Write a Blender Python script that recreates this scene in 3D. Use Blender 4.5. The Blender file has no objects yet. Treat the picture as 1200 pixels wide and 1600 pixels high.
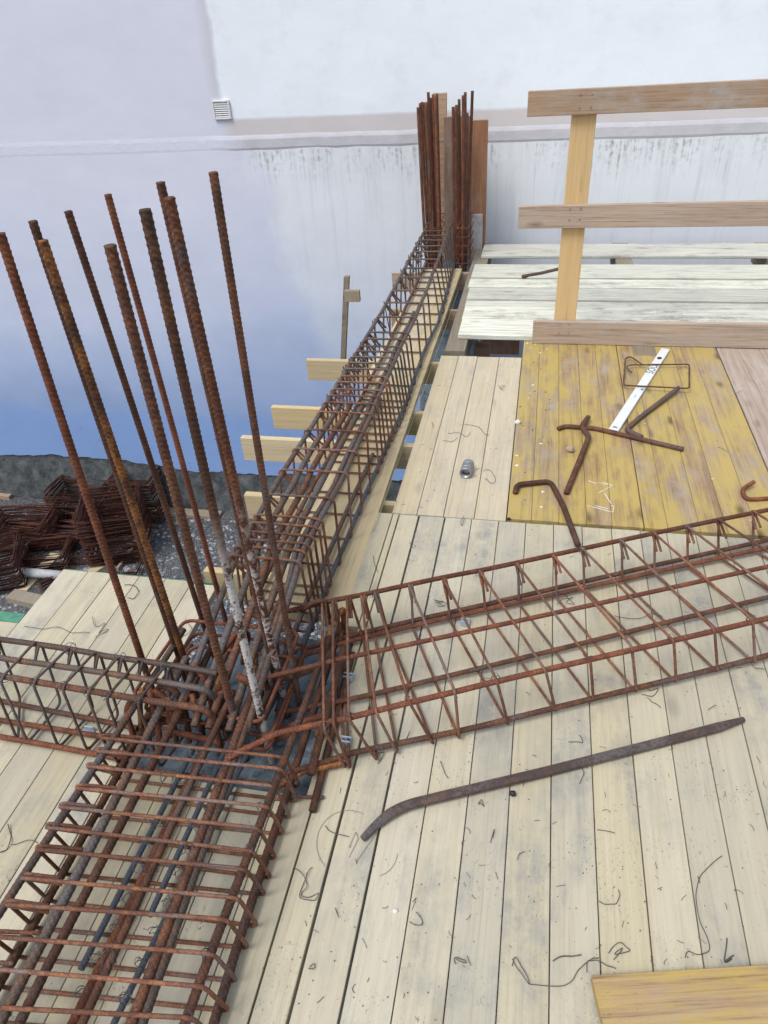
import bpy, math, random
import numpy as np
from mathutils import Vector, Matrix
S = bpy.context.scene
COL = S.collection
rnd = random.Random(7)

# ------------------------------------------------------------ camera
FPX, CX, CY, H = 1110.0, 600.0, 800.0, 1.6
def nrm(v):
    v = np.array(v, float); return v/np.linalg.norm(v)
_up = nrm((-110, 1515, 1110)); _y = np.array((273, 834, -1110.0)); _y = nrm(_y-_y.dot(_up)*_up)
MC = np.array([np.cross(_y, _up), _y, _up]); CAM = np.array([0, 0, H])
def ray(u, v): return MC@np.array([u-CX, -(v-CY), -FPX])
def P(u, v, z=0.0):                       # point of the photograph at a known height in the place
    r = ray(u, v); return CAM+r*((z-H)/r[2])
def PY(u, v, y):                          # ... at a known distance
    r = ray(u, v); return CAM+r*(y/r[1])
def above(u, v, p):                       # height on the vertical through p
    r = nrm(ray(u, v)); w = CAM-np.array(p); b = r[2]; d = r.dot(w); z = (w[2]-b*d)/(1-b*b)
    s = (b*z-d); return CAM+r*s

cam = bpy.data.cameras.new('camera'); co = bpy.data.objects.new('camera', cam); COL.objects.link(co)
m = Matrix(MC.tolist()).to_4x4(); m.translation = Vector((0, 0, H)); co.matrix_world = m
cam.sensor_fit = 'VERTICAL'; cam.sensor_height = 36; cam.lens = 36*FPX/1600
cam.clip_start = 0.02; cam.clip_end = 500
S.camera = co
S.cycles.max_bounces = 6; S.cycles.diffuse_bounces = 3; S.cycles.glossy_bounces = 2
S.render.resolution_x = 768; S.render.resolution_y = 1024

# ------------------------------------------------------------ light
SUN_EL, SUN_ROT = math.radians(60), math.radians(215)
w = bpy.data.worlds.new('World'); S.world = w; w.use_nodes = True
nt = w.node_tree; nt.nodes.clear()
sky = nt.nodes.new('ShaderNodeTexSky'); sky.sky_type = 'NISHITA'; sky.sun_disc = False
sky.sun_elevation = SUN_EL; sky.sun_rotation = SUN_ROT; sky.air_density = 1.0; sky.dust_density = 3.0
hs = nt.nodes.new('ShaderNodeHueSaturation'); hs.inputs['Saturation'].default_value = 0.42
bg = nt.nodes.new('ShaderNodeBackground'); bg.inputs[1].default_value = 0.14
wo = nt.nodes.new('ShaderNodeOutputWorld')
nt.links.new(sky.outputs[0], hs.inputs['Color']); nt.links.new(hs.outputs[0], bg.inputs[0]); nt.links.new(bg.outputs[0], wo.inputs[0])
sl = bpy.data.lights.new('sun', 'SUN'); sl.energy = 1.45; sl.angle = math.radians(24); sl.color = (1.0, 0.95, 0.88)
so = bpy.data.objects.new('sun', sl); COL.objects.link(so)
# sun_rotation turns clockwise from +Y seen from above
sd = Vector((math.sin(SUN_ROT)*math.cos(SUN_EL), math.cos(SUN_ROT)*math.cos(SUN_EL), math.sin(SUN_EL)))
so.rotation_euler = sd.to_track_quat('Z', 'Y').to_euler(); so.location = (0, -3, 8)
vs = S.view_settings; vs.view_transform = 'Standard'; vs.look = 'None'; vs.gamma = 1; vs.exposure = 0.35
try: vs.use_curve_mapping = False
except Exception: pass

# ------------------------------------------------------------ node helpers
class NB:
    def __init__(s, name):
        s.m = bpy.data.materials.new(name); s.m.use_nodes = True; s.t = s.m.node_tree; s.t.nodes.clear()
        s.out = s.n('ShaderNodeOutputMaterial'); s.b = s.n('ShaderNodeBsdfPrincipled'); s.l(s.b.outputs[0], s.out.inputs[0])
    def n(s, k, **kw):
        x = s.t.nodes.new(k)
        for a, b in kw.items(): setattr(x, a, b)
        return x
    def l(s, a, b): s.t.links.new(a, b)
    def put(s, sock, v):
        if hasattr(v, 'is_output') or isinstance(v, bpy.types.NodeSocket): s.l(v, sock)
        else: sock.default_value = v
    def math(s, op, a, b=None, c=None, clamp=False):
        x = s.n('ShaderNodeMath', operation=op); x.use_clamp = clamp; s.put(x.inputs[0], a)
        if b is not None: s.put(x.inputs[1], b)
        if c is not None: s.put(x.inputs[2], c)
        return x.outputs[0]
    def coords(s, scale=(1, 1, 1), rand=True, offset=(0, 0, 0)):
        tc = s.n('ShaderNodeTexCoord'); mp = s.n('ShaderNodeMapping'); mp.inputs['Scale'].default_value = scale
        src = tc.outputs['Object']
        if rand:
            oi = s.n('ShaderNodeObjectInfo'); vm = s.n('ShaderNodeVectorMath', operation='SCALE')
            cb = s.n('ShaderNodeCombineXYZ')
            for i, k in enumerate((37.0, 91.0, 53.0)): s.put(cb.inputs[i], s.math('MULTIPLY', oi.outputs['Random'], k))
            ad = s.n('ShaderNodeVectorMath', operation='ADD'); s.l(src, ad.inputs[0]); s.l(cb.outputs[0], ad.inputs[1]); src = ad.outputs[0]
        s.l(src, mp.inputs['Vector']); mp.inputs['Location'].default_value = offset
        return mp.outputs[0]
    def noise(s, vec, scale=5, detail=4, rough=0.55, dist=0.0):
        x = s.n('ShaderNodeTexNoise'); s.l(vec, x.inputs['Vector'])
        x.inputs['Scale'].default_value = scale; x.inputs['Detail'].default_value = detail
        x.inputs['Roughness'].default_value = rough; x.inputs['Distortion'].default_value = dist
        return x.outputs['Fac']
    def voro(s, vec, scale=5, feature='F1'):
        x = s.n('ShaderNodeTexVoronoi'); x.feature = feature; s.l(vec, x.inputs['Vector']); x.inputs['Scale'].default_value = scale
        return x.outputs['Distance']
    def ramp(s, f, a, b, smooth=False):
        x = s.n('ShaderNodeMapRange'); x.interpolation_type = 'SMOOTHSTEP' if smooth else 'LINEAR'
        s.put(x.inputs['Value'], f); x.inputs['From Min'].default_value = a; x.inputs['From Max'].default_value = b
        return x.outputs['Result']
    def mix(s, f, a, b, mode='MIX'):
        x = s.n('ShaderNodeMix', data_type='RGBA', blend_type=mode); s.put(x.inputs[0], f)
        for k, v in ((6, a), (7, b)):
            if isinstance(v, tuple): x.inputs[k].default_value = (*v[:3], 1)
            else: s.l(v, x.inputs[k])
        return x.outputs[2]
    def bump(s, h, strength=0.3, dist=0.002):
        x = s.n('ShaderNodeBump'); x.inputs['Strength'].default_value = strength; x.inputs['Distance'].default_value = dist
        s.l(h, x.inputs['Height']); s.l(x.outputs[0], s.b.inputs['Normal'])
    def fin(s, col, rough=0.8, metal=0.0, spec=0.3):
        s.put(s.b.inputs['Base Color'], (*col, 1) if isinstance(col, tuple) else col)
        s.put(s.b.inputs['Roughness'], rough); s.put(s.b.inputs['Metallic'], metal); s.put(s.b.inputs['Specular IOR Level'], spec)
        return s.m

def wood(name, pale, dark, dirt=(0.25, 0.26, 0.27), axis='Y', dirt_amt=0.5, grain=0.5, paint=None, paint_amt=0.6, knots=0.6,
         speck=0.5, tone=0.12, rough=0.75, worn=None, cap=None):
    b = NB(name)
    def st(along, across):
        return {'Y': (across, along, across), 'X': (along, across, across), 'Z': (across, across, along)}[axis]
    g1 = b.noise(b.coords(st(1.2, 34)), 1.6, 5, 0.6, 0.6)
    g2 = b.noise(b.coords(st(2.5, 110)), 1.5, 5, 0.7)
    big = b.noise(b.coords((1, 1, 1)), 2.2, 3, 0.6)
    patch = b.noise(b.coords(st(2.0, 7)), 1.7, 7, 0.68)
    oi = b.n('ShaderNodeObjectInfo')
    c = b.mix(b.ramp(g1, 0.35, 0.75), pale, dark)
    c = b.mix(b.math('MULTIPLY', b.ramp(g2, 0.50, 0.68), grain), c, tuple(x*0.45 for x in dark))
    # per-board tone
    hv = b.n('ShaderNodeHueSaturation'); b.l(c, hv.inputs['Color'])
    b.put(hv.inputs['Value'], b.math('MULTIPLY_ADD', oi.outputs['Random'], tone*2, 1-tone))
    b.put(hv.inputs['Saturation'], b.math('MULTIPLY_ADD', b.math('FRACT', b.math('MULTIPLY', oi.outputs['Random'], 17.3)), 0.4, 0.8))
    c = hv.outputs[0]
    if paint:
        pm = b.ramp(b.math('ADD', b.math('MULTIPLY', patch, 0.7), b.math('MULTIPLY', g1, 0.35)), 0.62-0.25*paint_amt, 0.74-0.2*paint_amt)
        c = b.mix(b.math('MULTIPLY', b.math('SUBTRACT', 1.0, pm), 0.9), c, paint)
        if worn:
            wm = b.ramp(b.noise(b.coords(st(3, 6)), 1.3, 6, 0.7), 0.60, 0.72)
            c = b.mix(b.math('MULTIPLY', wm, 0.75), c, worn)
    if knots:
        v = b.voro(b.coords(st(3.0, 7.5)), 1.0)
        kn = b.noise(b.coords(st(30, 60)), 1.0, 2, 0.5); k = b.math('SUBTRACT', 1.0, b.ramp(b.math('ADD', v, b.math('MULTIPLY', kn, 0.08)), 0.06, 0.23, True))
        c = b.mix(b.math('MULTIPLY', k, knots), c, tuple(x*0.28 for x in dark))
    blot = b.noise(b.coords((1, 1, 1), offset=(3, 9, 4)), 14, 6, 0.75); dm = b.ramp(b.math('MULTIPLY', b.math('MULTIPLY', b.ramp(patch, 0.42, 0.66), b.ramp(big, 0.36, 0.60)), b.math('MULTIPLY_ADD', b.ramp(blot, 0.36, 0.62), 1.1, 0.15)), 0.04, 0.85)
    c = b.mix(b.math('MULTIPLY', dm, dirt_amt), c, dirt)
    fine = b.noise(b.coords(st(60, 90)), 2.0, 3, 0.7)
    sm = b.math('MULTIPLY', b.ramp(fine, 0.60, 0.70), b.ramp(b.noise(b.coords((1, 1, 1)), 5.5, 4, 0.7), 0.48, 0.62))
    c = b.mix(b.math('MULTIPLY', sm, speck), c, (0.05, 0.052, 0.055))
    b.bump(b.math('ADD', b.math('MULTIPLY', g2, 0.6), b.math('MULTIPLY', g1, 0.6)), 0.5, 0.0015)
    return b.fin(c, rough, 0, 0.25)

def rust(name, base, hot, steel, hot_amt=0.5, steel_amt=0.3, splash=None, rough=0.78, fine_scale=1.0):
    b = NB(name)
    cv = b.coords((1, 1, 1))
    n1 = b.noise(cv, 20*fine_scale, 5, 0.65); n2 = b.noise(cv, 95*fine_scale, 4, 0.7); n3 = b.noise(b.coords((1, 1, 1), offset=(5, 3, 1)), 4, 4, 0.6)
    c = b.mix(b.ramp(b.math('ADD', b.math('MULTIPLY', n1, 0.6), b.math('MULTIPLY', n2, 0.4)), 0.58-0.20*hot_amt, 0.66-0.2*hot_amt), base, hot)
    c = b.mix(b.math('MULTIPLY', b.ramp(b.math('ADD', b.math('MULTIPLY', n3, 0.6), b.math('MULTIPLY', n2, 0.4)), 0.64-0.30*steel_amt, 0.70-0.3*steel_amt), 0.9), c, steel)
    c = b.mix(b.math('MULTIPLY', b.ramp(n2, 0.56, 0.72), 0.55), c, tuple(x*0.35 for x in base))
    oi = b.n('ShaderNodeObjectInfo'); hv = b.n('ShaderNodeHueSaturation'); b.l(c, hv.inputs['Color'])
    at = b.n('ShaderNodeAttribute'); at.attribute_name = 'rib'; n4 = b.noise(cv, 260*fine_scale, 3, 0.6)
    val = b.math('MULTIPLY', b.math('MULTIPLY_ADD', oi.outputs['Random'], 0.5, 0.68), b.math('MULTIPLY_ADD', at.outputs['Fac'], 1.6, 1.0))
    val = b.math('MULTIPLY', val, b.math('MULTIPLY_ADD', b.math('SUBTRACT', n4, 0.5), 1.6, 1.0))
    b.put(hv.inputs['Value'], val); c = hv.outputs[0]
    if splash:                                   # cement slurry dried on the bar up to a height
        tc = b.n('ShaderNodeTexCoord'); sx = b.n('ShaderNodeSeparateXYZ'); b.l(tc.outputs['Object'], sx.inputs[0])
        zc = b.math('ADD', sx.outputs[2], b.math('MULTIPLY', n3, 0.3))
        hi = b.math('SUBTRACT', 1.0, b.ramp(zc, splash[0], splash[1], True))
        mk = b.math('MULTIPLY', hi, b.ramp(b.math('ADD', b.math('MULTIPLY', n2, 0.5), b.math('MULTIPLY', n1, 0.5)), splash[2], splash[2]+0.08))
        c = b.mix(mk, c, (0.46, 0.45, 0.45))
    b.bump(n2, 0.6, 0.001)
    return b.fin(c, rough, 0.0, 0.35)

M = {}
M['deck'] = wood('pale_shuttering_wood', (0.51, 0.475, 0.365), (0.45, 0.41, 0.305), dirt=(0.24, 0.25, 0.25), dirt_amt=0.68, grain=0.25, speck=0.95, knots=0.35, tone=0.09)
M['deck_far'] = wood('fresh_shuttering_wood', (0.54, 0.475, 0.345), (0.47, 0.40, 0.27), dirt=(0.28, 0.285, 0.28), dirt_amt=0.55, grain=0.35, speck=0.6, knots=0.3, tone=0.05)
M['soffit'] = wood('fresh_soffit_wood', (0.59, 0.50, 0.34), (0.51, 0.42, 0.26), dirt_amt=0.2, grain=0.35, speck=0.3, knots=0.3, tone=0.07)
M['joist'] = wood('fresh_joist_wood', (0.60, 0.50, 0.33), (0.52, 0.42, 0.25), axis='X', dirt_amt=0.15, grain=0.4, speck=0.15, knots=0.3, tone=0.08)
M['yellow'] = wood('yellow_coated_wood', (0.36, 0.255, 0.135), (0.25, 0.155, 0.08), dirt=(0.37, 0.325, 0.28), paint=(0.45, 0.345, 0.115), paint_amt=0.60, dirt_amt=0.8, grain=0.7, speck=0.9, knots=0.8, tone=0.15, worn=(0.36, 0.28, 0.20), rough=0.5)
M['yellow_x'] = wood('yellow_coated_wood_cross', (0.44, 0.29, 0.12), (0.31, 0.19, 0.075), dirt=(0.36, 0.32, 0.28), axis='X', paint=(0.44, 0.32, 0.10), paint_amt=0.6, dirt_amt=0.7, grain=1.0, speck=0.5, knots=0.6, tone=0.08, rough=0.6)
M['greypanel'] = wood('weathered_pinkish_wood', (0.42, 0.36, 0.31), (0.33, 0.25, 0.21), dirt=(0.46, 0.44, 0.42), dirt_amt=0.6, grain=0.6, speck=0.4, knots=0.5, tone=0.08)
M['white'] = wood('bleached_board_wood', (0.68, 0.69, 0.62), (0.55, 0.56, 0.49), dirt=(0.30, 0.30, 0.29), axis='X', dirt_amt=0.85, grain=0.9, speck=0.8, knots=0.6, tone=0.17)
M['rail'] = wood('brown_rail_wood', (0.45, 0.34, 0.25), (0.34, 0.235, 0.165), dirt=(0.40, 0.375, 0.36), axis='X', dirt_amt=0.75, grain=0.75, speck=0.4, knots=1.0, tone=0.12)
M['post'] = wood('new_post_wood', (0.66, 0.48, 0.26), (0.58, 0.40, 0.19), axis='Z', dirt_amt=0.12, grain=0.3, speck=0.15, knots=0.7, tone=0.04)
M['form'] = wood('stained_form_wood', (0.34, 0.20, 0.135), (0.24, 0.13, 0.085), dirt=(0.36, 0.35, 0.33), axis='Z', dirt_amt=0.4, grain=0.6, speck=0.3, knots=0.7, tone=0.15)
M['oldwood'] = wood('old_grey_wood', (0.30, 0.26, 0.20), (0.22, 0.18, 0.13), dirt=(0.28, 0.28, 0.27), axis='Y', dirt_amt=0.5, grain=0.6, speck=0.4, knots=0.5, tone=0.15)
M['r_red'] = rust('red_rust', (0.135, 0.047, 0.028), (0.22, 0.080, 0.040), (0.10, 0.065, 0.055), 0.5, 0.25)
M['r_brown'] = rust('brown_rust', (0.085, 0.040, 0.027), (0.155, 0.066, 0.036), (0.115, 0.09, 0.083), 0.5, 0.35)
M['r_orange'] = rust('orange_rust', (0.11, 0.046, 0.024), (0.30, 0.125, 0.038), (0.07, 0.04, 0.03), 0.55, 0.2)
M['r_stirrup'] = rust('stirrup_rust', (0.140, 0.060, 0.038), (0.25, 0.108, 0.056), (0.17, 0.125, 0.115), 0.5, 0.42)
M['r_steel'] = rust('dark_mill_steel', (0.085, 0.062, 0.053), (0.145, 0.075, 0.045), (0.105, 0.097, 0.10), 0.45, 0.5, rough=0.6)
M['r_blue'] = rust('blue_grey_steel', (0.060, 0.065, 0.080), (0.12, 0.075, 0.055), (0.095, 0.115, 0.15), 0.25, 0.8, rough=0.5)
M['r_splash'] = rust('slurry_splashed_rust', (0.085, 0.040, 0.026), (0.16, 0.07, 0.035), (0.12, 0.10, 0.095), 0.4, 0.15, splash=(0.75, 1.05, 0.44))
M['r_splash_low'] = rust('slurry_foot_rust', (0.115, 0.045, 0.027), (0.20, 0.08, 0.038), (0.10, 0.08, 0.075), 0.5, 0.3, splash=(0.62, 1.0, 0.475))
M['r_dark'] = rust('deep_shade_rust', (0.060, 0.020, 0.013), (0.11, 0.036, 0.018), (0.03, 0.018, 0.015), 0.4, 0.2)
M['pry'] = rust('pry_bar_steel', (0.055, 0.040, 0.036), (0.10, 0.055, 0.038), (0.095, 0.082, 0.085), 0.35, 0.5, rough=0.5)

def simple(name, col, rough=0.6, metal=0.0, var=0.15, scale=30, col2=None, bump=0.2):
    b = NB(name); n = b.noise(b.coords((1, 1, 1)), scale, 5, 0.6)
    c = b.mix(b.ramp(n, 0.35, 0.7), col, col2 or tuple(x*(1-var*2) for x in col))
    b.bump(n, bump, 0.001); return b.fin(c, rough, metal, 0.4)
M['wire'] = simple('tie_wire_steel', (0.10, 0.10, 0.105), 0.5, 0.3)
M['wire_rust'] = simple('rusty_tie_wire', (0.15, 0.085, 0.06), 0.7, 0.1)
M['zinc'] = simple('galvanised_zinc', (0.42, 0.44, 0.47), 0.45, 0.7, 0.25, 60)
M['alu'] = simple('white_coated_aluminium', (0.70, 0.73, 0.76), 0.35, 0.0, 0.04, 14)
M['black'] = simple('black_print', (0.02, 0.022, 0.025), 0.5)
M['chalk'] = simple('white_chalk', (0.74, 0.73, 0.70), 0.9, 0, 0.1, 80)
M['pencil'] = simple('pencil_line', (0.22, 0.22, 0.20), 0.9)
M['stone'] = simple('lime_stone', (0.46, 0.38, 0.30), 0.9, 0, 0.2, 50, bump=0.8)
M['plastic'] = simple('pale_blue_plastic', (0.40, 0.50, 0.62), 0.45, 0, 0.1)
M['pipe'] = simple('pale_grey_pipe', (0.45, 0.47, 0.50), 0.5, 0, 0.15)
M['block'] = simple('pale_concrete_block', (0.45, 0.46, 0.48), 0.9, 0, 0.15, 20, bump=0.7)
M['green'] = simple('green_edge_paint', (0.10, 0.33, 0.22), 0.6, 0, 0.25, 25)
M['string'] = simple('yellowish_string', (0.45, 0.47, 0.22), 0.8)
M['white_plastic'] = simple('white_plastic', (0.72, 0.73, 0.75), 0.45, 0, 0.05)

# ------------------------------------------------------------ mesh helpers
class MB:
    def __init__(s): s.v = []; s.f = []; s.n = 0; s.a = []; s.ribbed = False
    def add(s, v, f, at=None):
        v = np.asarray(v, float); s.v.append(v); s.a.append(np.zeros(len(v)) if at is None else at)
        if at is not None: s.ribbed = True
        s.f += [tuple(int(i)+s.n for i in q) for q in f]; s.n += len(v); return s
    def box(s, x0, y0, z0, x1, y1, z1, bev=0.0, rot=0, c=None, jit=0.0):
        b = min(bev, abs(x1-x0)/3, abs(y1-y0)/3, abs(z1-z0)/3)
        X = sorted((x0, x1)); Y = sorted((y0, y1)); Z = sorted((z0, z1))
        if b <= 0:
            v = np.array([(x, y, z) for z in Z for y in Y for x in X]); 
            f = [(0, 2, 3, 1), (4, 5, 7, 6), (0, 1, 5, 4), (2, 6, 7, 3), (0, 4, 6, 2), (1, 3, 7, 5)]
        else:
            def ring(z, d): return [(X[0]+d, Y[0]+b, z), (X[0]+d, Y[1]-b, z), (X[0]+b, Y[1]-d, z), (X[1]-b, Y[1]-d, z),
                                    (X[1]-d, Y[1]-b, z), (X[1]-d, Y[0]+b, z), (X[1]-b, Y[0]+d, z), (X[0]+b, Y[0]+d, z)]
            v = np.array(ring(Z[0], b)+ring(Z[0]+b, 0)+ring(Z[1]-b, 0)+ring(Z[1], b*0.999))
            f = [tuple(range(8)), tuple(reversed(range(24, 32)))]
            for k in range(3):
                for i in range(8):
                    j = (i+1) % 8; f.append((k*8+j, k*8+i, (k+1)*8+i, (k+1)*8+j)) 
            f = [tuple(reversed(q)) for q in f]; f = [tuple(reversed(q)) for q in f]
        if jit: v = v+np.array([[rnd.uniform(-jit, jit) for _ in range(3)] for _ in v])
        if rot:
            c = np.array(c if c is not None else (0, 0)); a = math.cos(rot); q = math.sin(rot)
            d = v[:, :2]-c; v[:, 0] = c[0]+a*d[:, 0]-q*d[:, 1]; v[:, 1] = c[1]+q*d[:, 0]+a*d[:, 1]
        return s.add(v, f)
    def tube(s, path, r, n=8, step=None, rib=0.0, pitch=None, cap=True, longi=0.0, rfun=None):
        p = np.array([np.asarray(q, float) for q in path]); 
        d = np.linalg.norm(np.diff(p, axis=0), axis=1); L = np.concatenate([[0], np.cumsum(d)])
        if step:
            k = max(2, int(L[-1]/step)+1); t = np.linspace(0, L[-1], k)
            t = np.unique(np.round(np.concatenate([t]), 6))
            p = np.stack([np.interp(t, L, p[:, i]) for i in range(3)], 1); L = t
        T = np.gradient(p, axis=0); T /= np.maximum(np.linalg.norm(T, axis=1), 1e-9)[:, None]
        a = np.array([0, 0, 1.0]) if abs(T[0][2]) < 0.9 else np.array([1.0, 0, 0])
        N = np.zeros_like(p); v = nrm(np.cross(T[0], a)); N[0] = v
        for i in range(1, len(p)):
            v = v-T[i]*v.dot(T[i]); l = np.linalg.norm(v); v = v/l if l > 1e-6 else N[i-1]; N[i] = v
        B = np.cross(T, N)
        th = np.arange(n)*2*math.pi/n+0.3
        R = np.full((len(p), n), float(r)); AT = None
        if rfun is not None: R *= np.array([rfun(x) for x in L])[:, None]
        if rib:
            pt = r*1.32
            side = np.where(np.sin(th) > 0, 0.0, 0.5)
            ph = L[:, None]/pt+side[None]+0.75*np.cos(th)[None]
            cr = np.maximum(0, np.cos(2*math.pi*ph))**1.3*np.abs(np.sin(th))[None]**0.4
            R *= 1+rib*0.95*cr; AT = (cr-0.32).reshape(-1)*min(1, max(0.0, (rib-.04)*5.0))
            if longi: R *= 1+longi*(np.abs(np.cos(th)) > 0.93)[None]
        V = p[:, None]+R[..., None]*(np.cos(th)[None, :, None]*N[:, None]+np.sin(th)[None, :, None]*B[:, None])
        K = len(p); i = np.arange(K-1)[:, None]*n; j = np.arange(n)[None]; j2 = (j+1) % n
        q = np.stack([i+j, i+j2, i+n+j2, i+n+j], -1).reshape(-1, 4)
        f = [tuple(x) for x in q.tolist()]
        if cap: f += [tuple(reversed(range(n))), tuple(range((K-1)*n, K*n))]
        return s.add(V.reshape(-1, 3), f, AT)
    def build(s, name, mat, parent=None, smooth=False, loc=None):
        V = np.concatenate(s.v)
        org = np.zeros(3)
        if parent is not None:
            org = BASE[parent.name]
        elif loc is not None: org = np.array(loc, float)
        V = V-org
        me = bpy.data.meshes.new(name); me.from_pydata(V.tolist(), [], s.f); me.update()
        if s.ribbed:
            at = me.attributes.new('rib', 'FLOAT', 'POINT'); at.data.foreach_set('value', np.concatenate(s.a).astype('f'))
        if smooth: me.polygons.foreach_set('use_smooth', [True]*len(me.polygons))
        mats = mat if isinstance(mat, list) else [mat]
        for q in mats: me.materials.append(q)
        o = bpy.data.objects.new(name, me); COL.objects.link(o)
        if parent is not None: o.parent = parent; BASE[o.name] = org
        else: o.location = org; BASE[o.name] = org
        return o
BASE = {}
def tag(o, label=None, cat=None, group=None, kind=None):
    if label: o['label'] = label
    if cat: o['category'] = cat
    if group: o['group'] = group
    if kind: o['kind'] = kind
    return o
def thing(name, loc=(0, 0, 0), **kw):
    o = bpy.data.objects.new(name, None); o.empty_display_size = 0.1; COL.objects.link(o); o.location = tuple(loc)
    BASE[o.name] = np.array(loc, float); return tag(o, **kw)
def fillet(pts, r, seg=5, closed=False):
    pts = [np.asarray(p, float) for p in pts]; out = []
    n = len(pts)
    for i, p in enumerate(pts):
        if i in (0, n-1): out.append(p); continue
        a, b = pts[i-1]-p, pts[i+1]-p; la, lb = np.linalg.norm(a), np.linalg.norm(b)
        if la < 1e-6 or lb < 1e-6: continue
        rr = min(r, la*0.45, lb*0.45); A = p+a/la*rr; B = p+b/lb*rr
        for k in range(seg+1):
            t = k/seg; out.append((1-t)**2*A+2*t*(1-t)*p+t*t*B)
    return out
def bow(a, b, n=8, amp=0.004, seed=0):
    r = random.Random(seed); a = np.asarray(a, float); b = np.asarray(b, float); k1, k2, ph = r.uniform(-1, 1), r.uniform(-1, 1), r.uniform(0, 6)
    return [a+(b-a)*t+np.array([math.sin(t*4+ph)*k1, math.sin(t*3+ph)*k1*0.5, math.sin(t*5+ph)*k2*0.6])*amp for t in np.linspace(0, 1, n)]
def multibow(pts, amp=0.003, seed=0):
    out = []
    for i in range(len(pts)-1): out += bow(pts[i], pts[i+1], 6, amp, seed)[:-1]
    return out+[np.asarray(pts[-1], float)]

# ============================================================ THE SETTING
GZ = -2.95
def ground():
    b = NB('gravel_ground'); cv = b.coords((1, 1, 1), rand=False)
    n1 = b.noise(cv, 45, 4, 0.7); n2 = b.noise(cv, 3, 4, 0.6); v = b.voro(cv, 60)
    c = b.mix(b.ramp(n1, 0.4, 0.65), (0.055, 0.06, 0.07), (0.18, 0.195, 0.215)); c = b.mix(b.math('MULTIPLY', b.ramp(n2, 0.45, 0.65), 0.5), c, (0.15, 0.15, 0.155))
    b.bump(v, 1.0, 0.02); m = b.fin(c, 0.95)
    mb = MB(); xs = np.linspace(-60, 60, 25); ys = np.linspace(-60, 60, 25)
    V = [(x, y, GZ+0.02*math.sin(x*3)*math.cos(y*2)) for y in ys for x in xs]
    F = [(i*25+j, i*25+j+1, i*25+25+j+1, i*25+25+j) for i in range(24) for j in range(24)]
    mb.add(V, F); tag(mb.build('ground', m), kind='structure')
ground()
def gravel():
    mb = MB(); r = random.Random(3)
    ico = np.array([(0, 0, 1), (.9, 0, .2), (.2, .9, .1), (-.8, .3, .2), (-.4, -.8, .1), (.4, -.8, .2), (0, 0, -.6)])
    F = [(0, 1, 2), (0, 2, 3), (0, 3, 4), (0, 4, 5), (0, 5, 1), (6, 2, 1), (6, 3, 2), (6, 4, 3), (6, 5, 4), (6, 1, 5)]
    for _ in range(9000):
        x = r.uniform(-6.2, -0.5); y = r.uniform(2.6, 5.7); s = r.uniform(0.008, 0.028); a = r.uniform(0, 6.3)
        q = ico*np.array([s*r.uniform(.7, 1.3), s*r.uniform(.7, 1.3), s*.7]); ca, sa = math.cos(a), math.sin(a)
        q = np.stack([q[:, 0]*ca-q[:, 1]*sa+x, q[:, 0]*sa+q[:, 1]*ca+y, q[:, 2]+GZ+0.005], 1); mb.add(q, F)
    b = NB('gravel_stones'); g = b.n('ShaderNodeNewGeometry'); c = b.mix(g.outputs['Random Per Island'], (0.08, 0.09, 0.10), (0.34, 0.36, 0.39))
    tag(mb.build('gravel', b.fin(c, 0.9)), 'loose grey gravel strewn on the lower ground', 'gravel', kind='stuff')
gravel()

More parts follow.
